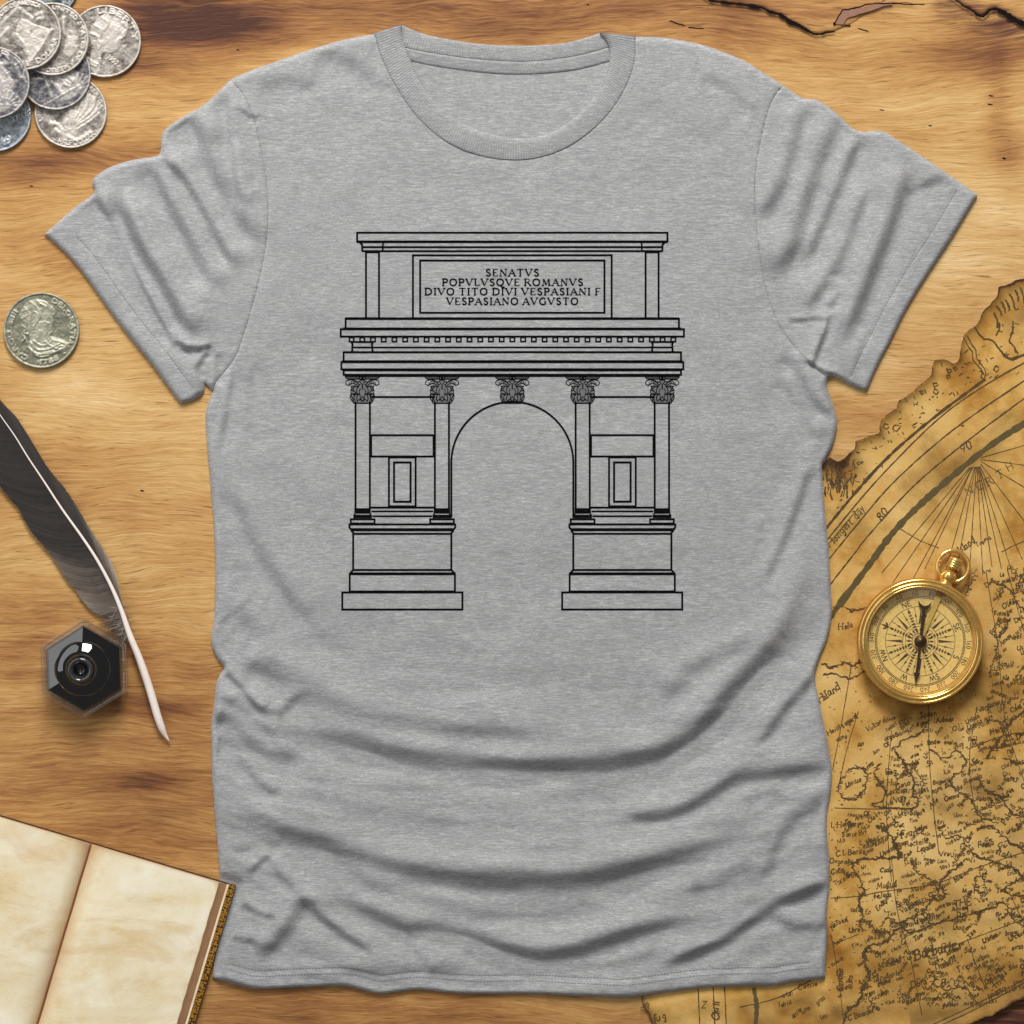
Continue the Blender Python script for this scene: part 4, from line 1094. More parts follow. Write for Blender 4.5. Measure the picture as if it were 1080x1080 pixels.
mline([(862, 1030), (820, 1052), (780, 1062)], .9, 300, .03); mline([(795, 1042), (798, 1062), (796, 1085)], 4.5, 301, .02, val=.6)
for x in (736, 752, 764): mline([(x, 1040), (x + 1, 1060), (x + 2, 1085)], 1.1, 302 + x, .03)
mb.build('map_linework', MAPI, omap, False, 'fade')
mb = MB()
def word(t, x, y, s, a, w=.17, sl=.15):
    put_text(mb, t, x, y, s * .86, mz, ang=a, wid=w, thin=.7, lift=ML, jit=.1, slant=sl, gap=.1, serif=mr.random() < .5)
random.seed(21)
for a in (('Eng', 934, 817, 7, 8), ('Hul', 935, 828, 7, 5), ('London', 934, 838, 7, 8), ('IN D', 938, 846, 7, 0), ('L Hoylit', 876, 873, 6.5, 4), ('Sanus', 888, 882, 6, 2), ('L Moye', 906, 891, 6.5, 8), ('C L Bonito', 881, 903, 6.5, 6), ('Orignal', 874, 910, 6, -3), ('Cabo', 877, 922, 6, 16),
          ('France', 950, 884, 8.5, 13), ('Rochelle', 954, 893, 6.5, 10), ('Lion o', 967, 898, 6.5, 10), ('Roma', 1031, 894, 7, 12), ('Ital', 1050, 900, 8, -22), ('Spayne', 946, 957, 7, 32), ('Valentia', 950, 964, 6.5, 30), ('Toledo', 920, 947, 6.5, 4), ('Madrid', 924, 937, 6.5, 8),
          ('Straits mouth', 949, 979, 7, 14), ('THE', 1005, 957, 9, 8), ('The', 920, 990, 8, 6), ('Barbarie', 964, 1013, 12, 17), ('Thebelt', 985, 1024, 7.5, 25), ('Tripol', 1010, 1026, 7.5, 25), ('Marocco', 926, 1021, 6.5, 14), ('Terudante', 920, 1036, 6.5, 16), ('Tafilet', 930, 1016, 5, 10), ('Guzula', 916, 1056, 6.5, 22),
          ('Tagoost', 946, 1058, 7, 8), ('Dara', 961, 1042, 7.5, 18), ('C Boiador', 894, 1076, 6.5, 18), ('Canarie', 888, 1045, 7, 88), ('Isles', 898, 1042, 7, 86), ('THilas', 1050, 1052, 8, 22), ('Hiland', 864, 742, 9, 36), ('Hoiat', 873, 776, 6.5, 32), ('Hola', 884, 664, 7, 8), ('Island', 1012, 584, 8, 38),
          ('Spiten', 970, 757, 6.5, 8), ('Vulcania', 914, 772, 6, 30), ('Tromis', 1030, 578, 6, 34), ('Bergen', 1048, 670, 6.5, 66), ('Nouit', 1052, 704, 7, 8), ('Norway', 1030, 752, 7, 22), ('Holst', 1044, 776, 7, 20), ('Saxe', 1046, 850, 7, 24), ('Poland', 1060, 870, 7, 60), ('Ligon', 954, 912, 6, 18), ('Nauar', 972, 900, 6, 28)):
    word(*a)
word('ie longest day', 872, 581, 9.5, 47, .13, .1); word('80', 930, 550, 9.5, 52, .13); word('90', 1015, 478, 9.5, 32, .13)
for ch, x, y in (('N', 1020, 524), ('O', 1031, 519), ('R', 1042, 513), ('T', 1053, 506), ('H', 1063, 499)):
    word(ch, x, y, 10, 34, .09)
for a in (('cap', 676, 1066, 8, 35), ('Chili', 758, 1076, 9, 88), ('fug', 690, 1078, 9, 20), ('Z', 740, 1062, 8, 0), ('iolan', 824, 1052, 6, 14), ('Calesso', 842, 1044, 6, 14), ('Iohia', 822, 1062, 6, 16), ('umo', 846, 1070, 6, 38), ('gras', 862, 1060, 6, 40), ('anter', 836, 1074, 6, 40), ('lesi', 866, 1076, 6, 30)):
    word(*a)
syl = ['ar', 'en', 'ol', 'ma', 'ti', 'gor', 'us', 'la', 'ro', 'ne', 'ca', 'vi', 'lo', 'ta', 'mi', 'sa', 'ur', 'an', 'el', 'do', 'bri', 'st']
placed = []
for k in range(1500):                                   # the crowd of small, illegible place names
    x = mr.uniform(872, 1084); y = mr.uniform(760, 1062)
    if mr.random() < .3:
        x = mr.uniform(1036, 1086); y = mr.uniform(600, 780)
    if x < 930 and y < 860 and mr.random() < .72: continue
    if x < 905 and mr.random() < .5: continue
    if (x - 971) ** 2 + (y - 677) ** 2 < 80 ** 2: continue
    if map_d(np.array([(x, y), (x + 16, y - 8)])).min() < 5: continue
    if any(abs(x - a) < 12 and abs(y - b) < 4.0 for a, b in placed): continue
    placed.append((x, y))
    t = ''.join(mr.choice(syl) for _ in range(mr.choice((1, 2, 2, 3))))
    t = t.capitalize() if mr.random() < .7 else t
    word(t, x, y, mr.uniform(4.2, 6.2), mr.gauss(18, 18), mr.uniform(.15, .26), mr.uniform(0, .35))
mb.build('map_lettering', MAPI, omap, False, 'fade')

# ------------------------------------------------------------------ compass
CP = np.array((969.0, 675.8)); cb = W(CP, 0.0022)[0]
comp = thing('pocket_compass', 'round polished brass pocket compass with ring bow lying on the old map', 'compass', cb)
px = S
case = [(0.0, 0.0), (58, 0.0), (62.5, .0012 / px), (65.4, 4), (66.6, 8), (66.4, 12), (65, 15.5)]
v, f = lathe([(r * px, z * px) for r, z in case], cb, 128); link_mesh('case', v, f, BRASSD, comp)
bez = [(65.2, 15), (66, 16.2), (65.6, 17.4), (64.4, 18.2), (63.3, 18.3), (63.0, 17.0), (62.5, 17.0), (62.2, 18.4), (60.6, 19.8), (59.0, 19.9), (58.6, 18.8), (58.2, 18.8), (57.8, 19.6), (56.8, 19.2), (56.0, 17.4), (55.9, 16), (55.7, 12), (55.6, 10.8), (54.6, 10.2)]
v, f = lathe([(r * px, z * px) for r, z in bez], cb, 128); link_mesh('bezel', v, f, BRASS, comp)
v, f = lathe([(0.001 * px, 10.6 * px), (20 * px, 10.6 * px), (55.5 * px, 10.6 * px)], cb, 96); dial = link_mesh('dial', v, f, DIAL, comp, False)
ZD = cb[2] + 10.6 * px
dz = flat(ZD)
mb = MB()
pol = lambda a, r: CP + np.array((math.sin(math.radians(a)), -math.cos(math.radians(a)))) * r
def arc(r, w, a0=0, a1=360, n=90):
    ribbon(mb, [pol(a, r) for a in np.linspace(a0, a1, n)], w, dz, .00008, step=0)
arc(36.6, .55); arc(18.5, .5); arc(45.6, .5); arc(47.4, .5); arc(54.6, .5)
for a in range(0, 360, 2):
    ribbon(mb, [pol(a, 45.6), pol(a, 47.4)], .55, dz, .00008, step=0)
ROT = -66
def dial_text(t, a, r, s, w=.15):
    _, wd_ = text_strokes(t)
    u = np.array((math.cos(math.radians(a)), math.sin(math.radians(a))))
    p0 = pol(a, r) - u * wd_ * s / 2
    put_text(mb, t, p0[0], p0[1], s, dz, ang=-a, wid=w, thin=.75, lift=.0001)
for n in range(20, 361, 20):
    dial_text(str(n), ROT + n, 48.8, 4.4)
for n, t in enumerate(('N', 'NE', 'E', 'SE', 'S', 'SW', 'W', 'NW')):
    if t == 'N':
        c = pol(ROT, 40)
        for da, rr in ((-5, 41.5), (0, 44.4), (5, 41.5)):
            ribbon(mb, [pol(ROT, 37.2), pol(ROT + da * .7, (37.2 + rr) / 2), pol(ROT + da, rr)], [1, 2.2, .5], dz, .0001, step=0)
        ribbon(mb, [pol(ROT - 4, 39), pol(ROT + 4, 39)], 1, dz, .0001, step=0)
    else:
        dial_text(t, ROT + n * 45, 38.4, 5.6, .17)
for n in range(16):
    a = ROT + n * 22.5
    if n % 2 == 0:                                      # feathered ray
        ribbon(mb, [pol(a, 9), pol(a, 36)], .5, dz, .0001, step=0)
        for q in range(7):
            r0 = 12 + q * 3.1
            for sg in (1, -1):
                wq = (1 - q / 9) * 6.8
                patch(mb, [pol(a + sg * .8, r0), pol(a + sg * wq * 1.1, r0 + 1.1), pol(a + sg * wq * .9, r0 + 2.1), pol(a + sg * .9, r0 + 1.5)], dz, .0001)
        patch(mb, [pol(a - 2.6, 32), pol(a + 2.6, 32), pol(a, 36.4)], dz, .00012)
    else:                                               # half shaded spike
        patch(mb, [pol(a, 36), pol(a + 3, 20), pol(a, 19)], dz, .0001)
        for q in np.linspace(.25, 1, 4):
            ribbon(mb, [pol(a, 36), pol(a - 5.6 * q, 19)], .4, dz, .0001, step=0)
    b = a + 11.25
    ribbon(mb, [pol(b, 19), pol(b, 36)], .45, dz, .0001, step=0)
    patch(mb, [pol(b - 2.2, 26), pol(b + 2.2, 26), pol(b, 31)], dz, .00012)
for a in range(0, 360, 18):
    patch(mb, [pol(a, 9), pol(a + 7, 11), pol(a + 3, 15), pol(a - 3, 13)], dz, .00009)
arc(8.6, .6); arc(15.6, .4)
mb.build('dial_print', DINK, dial, False)
def plate(name, poly, z0, z1, mat, parent):
    v, f = prism(poly, z0, z1); return link_mesh(name, v, f, mat, parent, False)
lev = [pol(22, 55.2) + d for d in (np.array((-3.4, -1.4)), np.array((3.4, 1.4)))]
plate('sight_lever', [pol(14, 6), pol(40, 6), lev[1], lev[0]], ZD + .0010, ZD + .0014, simple('yellow_brass_lever', lin(206, 172, 84), 0.45, 0.25), comp)
plate('lever_tip', [pol(22, 51) + (-3.3, -1.3), pol(22, 51) + (3.3, 1.3), lev[1], lev[0]], ZD + .0014, ZD + .0019, simple('brown_lever_tip', lin(150, 100, 52), 0.5, 0.3), comp)
na = 186.5
def npl(pts):
    return [pol(na, r) + np.array((math.cos(math.radians(na)), math.sin(math.radians(na)))) * o for o, r in pts]
needle = npl([(-1.3, 0), (-1.5, 33), (-3.6, 33.6), (-1.6, 38.5), (0, 46.5), (1.6, 38.5), (3.6, 33.6), (1.5, 33), (1.3, 0)])
plate('needle', needle, ZD + .0020, ZD + .0026, STEEL, comp)
tail = npl([(-1.4, 0), (-1.7, -20), (-1.9, -33.4), (-4.2, -35), (-6.2, -38), (-7.2, -42.6), (-4.8, -39.6), (-2.2, -37.9), (0, -37.4), (2.2, -37.9), (4.8, -39.6), (7.2, -42.6), (6.2, -38), (4.2, -35), (1.9, -33.4), (1.7, -20), (1.4, 0)])
v, f = prism(tail[::-1], ZD + .0020, ZD + .0026)
nn = len(tail); f = [(i, (i + 1) % nn, nn + (i + 1) % nn, nn + i) for i in range(nn)] if False else f
link_mesh('needle_tail', v, f, STEEL, comp, False)
cz = np.array((cb[0], cb[1], 0))
v, f = lathe([(6.6 * px, ZD + .0024), (6.8 * px, ZD + .0031), (5 * px, ZD + .0037), (3.4 * px, ZD + .0037), (3.2 * px, ZD + .0041), (.01 * px, ZD + .0043)], cz, 40); link_mesh('pivot_cap', v, f, STEEL, comp)
v, f = lathe([(.01 * px, 19.4 * px), (30 * px, 19.1 * px), (56.3 * px, 18.6 * px)], cb, 64); link_mesh('glass_cover', v, f, GLASSC, comp)
BA = 24.0
ux = np.array((math.sin(math.radians(BA)), math.cos(math.radians(BA)), 0)); vx = np.array((ux[1], -ux[0], 0))
def stem(profile, mat, name):                           # turned about the stem axis
    o = cb + np.array((0, 0, 9.5 * px)); pr = np.array(profile) * px; sg = 40
    V = []
    for l, r in pr:
        for k in range(sg):
            a = 2 * math.pi * k / sg
            V.append(o + ux * l + r * (math.cos(a) * vx + math.sin(a) * np.array((0, 0, 1))))
    F = [(i * sg + k, i * sg + (k + 1) % sg, (i + 1) * sg + (k + 1) % sg, (i + 1) * sg + k) for i in range(len(pr) - 1) for k in range(sg)]
    return link_mesh(name, V, [q[::-1] for q in F], mat, comp)
stem([(62, 7.6), (66, 7.9), (68.4, 6.4), (69, 5.4), (70.4, 6.8), (73, 8.0), (76, 8.0), (79, 6.4), (81, 4), (82, 2.6), (86, 2.6)], BRASS, 'stem_ball')
prof = [(83.4, .1), (83.6, 6.4)]
for q in range(4):
    prof += [(84 + q * 2.7, 7.6), (85.6 + q * 2.7, 7.6), (86.2 + q * 2.7, 6.9)]
prof += [(95.2, 5.8), (95.6, .1)]
stem(prof, BRASS, 'crown')
bc = W((1004.0, 597.2), 0)[0]; ring_pts = []
for a in np.linspace(0, 2 * math.pi, 72, endpoint=False):
    p = bc + 16.4 * px * (math.cos(a) * ux + math.sin(a) * vx)
    p[2] = 0.0022 + (9.5 - 5.0 * (math.cos(a) + 1) / 2) * px
    ring_pts.append(p)
v, f = tube(ring_pts, 2.5 * px, 14, True); link_mesh('ring_bow', v, f, BRASS, comp)

# ------------------------------------------------------------------ coins
def seg_dist(segs, P):
    best = np.full(len(P), 1e9)
    for pl in segs:
        pl = np.asarray(pl, float)
        for a, b in zip(pl[:-1], pl[1:]):
            e = b - a; l2 = max(e @ e, 1e-9)
            t = np.clip(((P - a) @ e) / l2, 0, 1)
            best = np.minimum(best, ((P - a - t[:, None] * e) ** 2).sum(1))
    return np.sqrt(best)
def circ_text(t, r, a0, a1, s, inward=False):
    """strokes round a circle, angles clockwise from the top; inward: read along the bottom"""
    st, w = text_strokes(t, .2)
    out = []
    for p, th, sf in st:
        a = np.radians(a0 + (a1 - a0) * p[:, 0] / w)
        rr = r - p[:, 1] * s if inward else r + p[:, 1] * s
        out.append(np.stack([rr * np.sin(a), rr * np.cos(a)], 1))
    return out
def coin(name, label, c, R, z, thick, mat, design, rot=0.0, tilt=(0, 0), group=None, cat='coin', seed=0, wob=0.0):
    base = W(c, z)[0]
    nr, na_ = 70, 220
    rad = np.concatenate([np.linspace(0.012, 0.97, nr), [0.985, 1.0]])
    an = np.linspace(0, 2 * math.pi, na_, endpoint=False)
    edge = 1 + wob * (np.sin(an * 3 + 1) * .5 + np.sin(an * 5 + 2) * .3 + np.sin(2 * an) * .6)
    RR, AA = np.meshgrid(rad, an, indexing='ij')
    U = np.stack([(RR * edge * np.cos(AA)).ravel(), (RR * edge * np.sin(AA)).ravel()], 1)
    Q = U / np.repeat(edge[None], len(rad), 0).ravel()[:, None]
    h = np.zeros(len(Q))
    for kind, data, ht, w in design:
        if kind == 'poly':
            d = sdf(np.asarray(data), Q)
            h = np.maximum(h, ht * (0.55 * sstep(-w, w, d) + 0.45 * np.clip(d / .28, 0, 1) ** .6 * (d > 0)))
        elif kind == 'line':
            h = h + ht * np.exp(-(seg_dist(data, Q) / w) ** 2)
        elif kind == 'text':
            h = h + ht * (1 - sstep(w * .5, w * 1.25, seg_dist(data, Q)))
    r = np.hypot(Q[:, 0], Q[:, 1])
    h = h * (0.72 + 0.7 * vnoise(Q[:, 0] * 3 + seed, Q[:, 1] * 3, seed + 5)); h += 0.6 * sstep(.935, .955, r) * (1 - sstep(.985, 1.0, r) * .8)
    h += .34 * vnoise(Q[:, 0] * 9 + seed, Q[:, 1] * 9, seed) + .22 * vnoise(Q[:, 0] * 23, Q[:, 1] * 23 + seed, seed + 1)
    ca, sa = math.cos(math.radians(rot)), math.sin(math.radians(rot))
    Rm = R * S
    X = U[:, 0] * ca - U[:, 1] * sa; Y = U[:, 0] * sa + U[:, 1] * ca
    v = np.stack([X * Rm, Y * Rm, thick + h * RELIEF], 1)
    n = len(rad)
    f = [(i * na_ + k, (i + 1) * na_ + k, (i + 1) * na_ + (k + 1) % na_, i * na_ + (k + 1) % na_) for i in range(n - 1) for k in range(na_)]
    f.append(tuple(range(na_)))
    side = v[-na_:].copy(); side[:, 2] = 0.0002
    reed = 1 - .012 * (np.arange(na_) % 2); side[:, :2] *= reed[:, None]
    f += [((n - 1) * na_ + k, n * na_ + k, n * na_ + (k + 1) % na_, (n - 1) * na_ + (k + 1) % na_) for k in range(na_)]
    f.append(tuple(n * na_ + k for k in range(na_))[::-1])
    v = np.vstack([v, side])
    v[:, 2] += v[:, 0] * tilt[0] + v[:, 1] * tilt[1]
    o = link_mesh(name, v, f, mat, None, True, {'relief': np.concatenate([h, np.full(na_, .5)])})
    o.location = base; o['label'] = label; o['category'] = cat
    if group:
        o['group'] = group
    return o
RELIEF = 0.0014
SILV = m_coin('worn_silver', (0.62, 0.565, 0.50, 1), (0.13, 0.11, 0.09, 1), .18, .25, .46)
SILD = m_coin('tarnished_silver', (0.53, 0.49, 0.455, 1), (0.075, 0.075, 0.092, 1), .3, .25, .46)
SILB = m_coin('bright_silver', (0.62, 0.67, 0.71, 1), (0.16, 0.20, 0.24, 1), .2, .6, .32)
SILK = m_coin('black_toned_silver', (0.36, 0.39, 0.40, 1), (0.03, 0.05, 0.06, 1), .5, .4, .45)
OLIVE = m_coin('olive_toned_silver', (0.46, 0.44, 0.335, 1), (0.20, 0.195, 0.14, 1), .4, .35, .45)
smooth = lambda p: cr(p, 4)
bell = [(-.1, .42), (-.22, .2), (-.26, -.02), (-.04, -.28), (.06, -.56), (.1, -.86), (.42, -.44), (.74, .1), (.52, .17), (.25, .25), (.02, .38)]
franklin = [(-.24, .58), (.04, .78), (.36, .76), (.58, .52), (.64, .34), (.56, .12), (.46, .04), (.4, -.16), (.3, -.28), (.12, -.33), (-.06, -.34), (-.1, -.58), (-.2, -.94), (-.42, -.72), (-.38, -.12), (-.44, .14), (-.38, .4)]
d_bell = [('poly', bell, .95, .02), ('line', [[(.1, -.86), (.42, -.44), (.74, .1)], [(-.26, -.02), (-.04, -.28), (.06, -.56)]], .9, .04), ('line', [[(-.9, .0), (-.2, .72)], [(-.78, -.2), (-.5, .1)], [(-.2, .72), (.2, .42)]], .8, .05),
          ('text', circ_text('UNITED STATES OF AMERICA', .79, -110, 30, .11), .8, .022), ('text', circ_text('HALF DOLLAR', .9, 200, 100, .13, True), .8, .022), ('line', [[(.3, .5), (.45, .56), (.5, .42), (.36, .4)]], .6, .05)]
d_head = [('poly', smooth(franklin), 1.0, .022), ('line', [smooth(p) for p in ([(-.3, .45), (-.1, .3), (-.16, .0)], [(-.1, .66), (.1, .5), (-.02, .3)], [(-.36, .2), (-.2, .1), (-.22, -.3)], [(.5, .5), (.62, .36), (.5, .2), (.5, .1), (.36, .02), (.34, -.2)], [(-.16, .1), (-.1, -.1), (-.2, -.24)])], .55, .035),
          ('text', circ_text('LIBERTY', .78, -14, 88, .13), .9, .026), ('text', circ_text('IN GOD WE TRUST', .76, 262, 196, .11, True), .7, .018), ('text', [(p * .12) @ np.array([[.77, -.64], [.64, .77]]) + np.array((.06, -.46)) for p, _, _ in text_strokes('1952')[0]], .8, .018)]
rays = lambda c, n, r0, r1, a0, a1: [[(c[0] + r0 * math.cos(a), c[1] + r0 * math.sin(a)), (c[0] + r1 * math.cos(a), c[1] + r1 * math.sin(a))] for a in np.linspace(a0, a1, n)]
drape = [smooth(p) for p in ([(-.5, .5), (-.1, .2), (.1, -.3), (.15, -.8)], [(-.3, .6), (.1, .3), (.3, -.2), (.4, -.7)], [(0, .6), (.35, .3), (.55, -.1)], [(-.6, .2), (-.2, -.1), (-.1, -.6)], [(.2, .5), (.6, .5), (.7, .2)], [(-.2, .4), (-.3, 0), (-.4, -.5)])]
d_walk = [('poly', smooth([(-.2, .7), (.1, .75), (.3, .4), (.5, .1), (.55, -.3), (.5, -.7), (.1, -.85), (-.2, -.7), (-.1, -.2), (-.3, .2)]), .7, .05), ('line', drape, .6, .05), ('poly', smooth([(.25, -.55), (.4, -.5), (.46, -.64), (.36, -.78), (.22, -.7)]), .9, .03),
          ('line', rays((.34, -.64), 9, .2, .4, -.4, 2.4), .5, .03), ('text', circ_text('LIBERTY', .76, -70, 90, .15), .8, .03), ('line', [[(-.9, -.6), (.9, -.62)]], .4, .03)]
wing = [smooth(p) for p in ([(-.05, -.3), (.0, .1), (-.1, .5)], [(.05, -.3), (.2, .2), (.1, .6)], [(.1, -.2), (.35, .2), (.3, .6)], [(.1, -.3), (.5, .1), (.55, .5)], [(.1, -.35), (.6, -.05), (.75, .3)], [(.1, -.4), (.6, -.2), (.8, .05)], [(.1, -.5), (.5, -.35), (.75, -.2)])]
d_eagle = [('poly', smooth([(-.3, .3), (.0, .55), (.35, .5), (.7, .3), (.75, -.1), (.5, -.4), (.15, -.6), (-.1, -.75), (-.3, -.5), (-.2, -.1)]), .7, .06), ('line', wing, .65, .045), ('line', [smooth([(-.5, -.4), (-.3, -.6), (0, -.8), (.4, -.66)]), smooth([(-.6, -.2), (-.4, -.3), (-.3, -.7)])], .8, .06),
           ('text', circ_text('UNITED STATES OF AMERICA', .81, -95, 95, .1), .7, .02), ('text', circ_text('HALF DOLLAR', .92, 215, 145, .12, True), .7, .02)]
d_plain = [('poly', smooth([(.3, .2), (.5, .3), (.7, .2), (.72, -.2), (.55, -.42), (.35, -.3)]), .6, .05), ('line', [[(.45, .1), (.5, -.1)], [(.55, .1), (.6, -.1)], [(.2, .6), (.28, .2)]], .8, .05), ('text', circ_text('UNITED STATES OF AMERICA', .81, -10, 190, .1), .7, .02)]
d_neck = [('poly', smooth([(-.6, .8), (.1, .95), (.5, .62), (.72, .5), (.6, .3), (.3, .1), (.0, -.3), (-.2, -.7), (-.6, -.6), (-.8, .2)]), .9, .04), ('line', [smooth([(.72, .5), (.3, .12), (.0, -.3), (-.2, -.7)])], .9, .05), ('text', [p * .15 + np.array((.14, -.1)) for p, _, _ in text_strokes('IN GOD WE')[0]], .9, .02), ('text', [p * .15 + np.array((.4, -.34)) for p, _, _ in text_strokes('TRUST')[0]], .9, .02), ('text', [p * .2 + np.array((-.05, -.86)) for p, _, _ in text_strokes('19')[0]], .9, .03)]
GRP = 'silver coins piled in the corner of the table'
T = 0.0026
coin('silver_coin', 'blackened silver coin mostly hidden, topmost at the edge of the pile behind the bell coin', (45, -17), 38.5, 0.0001, T, SILK, d_eagle, 40, group=GRP, seed=1)
coin('silver_coin', 'silver coin with a large head in profile, the one nearest the shirt shoulder', (111, 44), 38.2, 0.0001, T, SILV, d_head, 0, group=GRP, seed=2)
coin('silver_coin', 'silver coin with a spread eagle, lowest of the pile, beneath the dark draped figure coin', (75, 118.5), 38.2, 0.0001, T, SILV, d_eagle, 12, group=GRP, seed=3)
coin('silver_coin', 'shiny bluish silver coin with a neck bust, lowest at the left edge of the pile', (-5, 122), 38.4, 0.0001, T, SILB, d_neck, 20, group=GRP, seed=4)
coin('silver_coin', 'tarnished dark coin with a draped figure, between the plain pale coin and the eagle coin', (59, 79), 38, T + .0016, T, SILD, d_walk, 30, (-.02, .015), group=GRP, seed=5)
coin('silver_coin', 'pale worn silver coin half covered by the coin showing a bell', (57, 43), 38.4, 2 * T + .0032, T, SILV, d_plain, -10, (.012, .012), group=GRP, seed=6)
coin('silver_coin', 'silver coin showing a cracked bell, on top of the pile', (29, 38), 38.2, 3 * T + .0048, T, SILV, d_bell, 0, (.01, .01), group=GRP, seed=7)
coin('silver_coin', 'dark toned silver coin with rising sun rays, overlapping the bell coin at its lower left', (-3.5, 90), 38, 4 * T + .0052, T, SILD, d_walk, 0, (-.01, .03), group=GRP, seed=8)
bust = [(-.3, .78), (-.06, .82), (.2, .68), (.37, .5), (.3, .4), (.34, .2), (.27, .1), (.27, .0), (.22, -.09), (.29, -.18), (.52, -.23), (.76, -.4), (.62, -.56), (.38, -.62), (.06, -.72), (-.22, -.66), (-.34, -.5), (-.3, -.24), (-.4, -.1), (-.34, .14), (-.52, .26), (-.56, .46), (-.45, .66)]
hair = [smooth(p) for p in ([(-.3, .75), (-.1, .6), (-.05, .35), (-.2, .1)], [(-.1, .78), (.1, .6), (.12, .4)], [(-.45, .6), (-.3, .45), (-.3, .2)], [(.1, .75), (.36, .5), (.32, .4)], [(-.5, .12), (-.4, .02), (-.48, -.06), (-.36, -.1)], [(-.5, -.3), (-.4, -.22), (-.36, -.34)],
                            [(-.3, -.3), (-.1, -.5), (.2, -.5), (.5, -.36)], [(-.34, -.45), (-.1, -.62), (.3, -.6), (.66, -.45)], [(-.2, -.28), (0, -.4), (.2, -.36), (.3, -.24)], [(.3, -.26), (.6, -.34), (.72, -.44)], [(.1, -.3), (.3, -.44), (.5, -.52)], [(-.1, -.66), (.1, -.6), (.3, -.56)], [(.26, .1), (.3, -.02), (.22, -.1)])]
d_bust = [('poly', smooth(bust), .8, .022), ('line', hair, .6, .026), ('line', [smooth(p) for p in ([(-.5, .5), (-.38, .52), (-.36, .4), (-.46, .36)], [(-.52, .3), (-.4, .34), (-.34, .26)], [(-.2, .5), (-.1, .44), (-.12, .3), (-.22, .2)], [(0, .2), (.1, .22), (.2, .18)], [(-.5, -.12), (-.42, -.2), (-.5, -.28)], [(-.02, .7), (.16, .62), (.3, .5)], [(.4, -.5), (.5, -.42), (.62, -.42)], [(-.24, -.56), (-.06, -.7), (.2, -.68)])], .5, .022), ('text', circ_text('CAROLUS.III', .78, 206, 308, .115), .7, .022), ('text', circ_text('DEI.GRATIA.', .78, 20, 122, .115), .7, .022), ('text', circ_text('1788', .9, 184, 148, .11, True), .95, .026), ('line', [[(-.08, -.84), (-.07, -.845)], [(.62, -.62), (.625, -.615)]], .9, .03)]
coin('antique_coin', 'olive tinged old silver coin with a draped bust and raised lettering, alone on bare wood', (44, 348.5), 40, 0.0001, .0028, OLIVE, d_bust, 0, cat='coin', seed=12, wob=.008)

# ------------------------------------------------------------------ quill
SH = cr([(-75, 335), (-45, 371), (-20, 405), (0, 436), (17, 460), (31, 482.6), (48, 508), (67, 537), (87, 565), (103.5, 590), (118, 617), (129, 643), (138, 669.6), (148.5, 696), (158.5, 726), (167.5, 757), (174, 774), (180, 783)], 6)
LE = cr([(-78, 337), (-62, 405), (-42, 445), (-20, 480), (0, 511), (19, 535.5), (36, 562), (52, 581), (65, 600.5), (79, 622), (96, 641.5), (108, 649), (120, 645)], 6)
RE = cr([(-72, 334), (-40, 366), (-18, 397), (0, 422), (14.4, 437), (29, 458.5), (48, 490), (72, 521), (96, 560), (113, 586), (120.5, 603), (126.5, 627)], 6)
quill = thing('quill_feather', 'black feather quill pen with a bare white shaft beside the inkwell', 'quill', W((90, 600), 0)[0])
Ls = np.concatenate([[0], np.cumsum(np.linalg.norm(np.diff(SH, axis=0), axis=1))])
shp = lambda s: np.stack([np.interp(s, Ls, SH[:, 0]), np.interp(s, Ls, SH[:, 1])], -1)
def fz(s):                                              # height of the shaft above the table
    t = s / Ls[-1]
    return 0.0022 + 0.007 * np.sin(np.pi * np.clip(t, 0, 1)) ** 1.2
ss = np.linspace(0, Ls[-1], 110)
wd_s = np.interp(ss / Ls[-1], [0, .25, .4, .55, .66, .72, .78, .84, .93, .965, 1], [.5, 1.0, 1.8, 2.8, 3.8, 5, 6.8, 8.2, 8.4, 7.8, .8])
cen = shp(ss); path = W(cen); path[:, 2] = fz(ss) + wd_s * S * .3
tipshift = np.interp(ss / Ls[-1], [0, .955, 1], [0, 0, 2.0])
v, f = tube(path, wd_s * S / 2, 14)
SHAFT = NT('white_quill_shaft'); SHAFT = SHAFT.bsdf(Base_Color=SHAFT.mix(SHAFT.noise(SHAFT.coord(), 60, 3), lin(238, 222, 210), lin(252, 243, 236)), Roughness=0.4)
link_mesh('shaft', v, f, SHAFT, quill)
FEA = m_feather()
fr = np.random.default_rng(9)
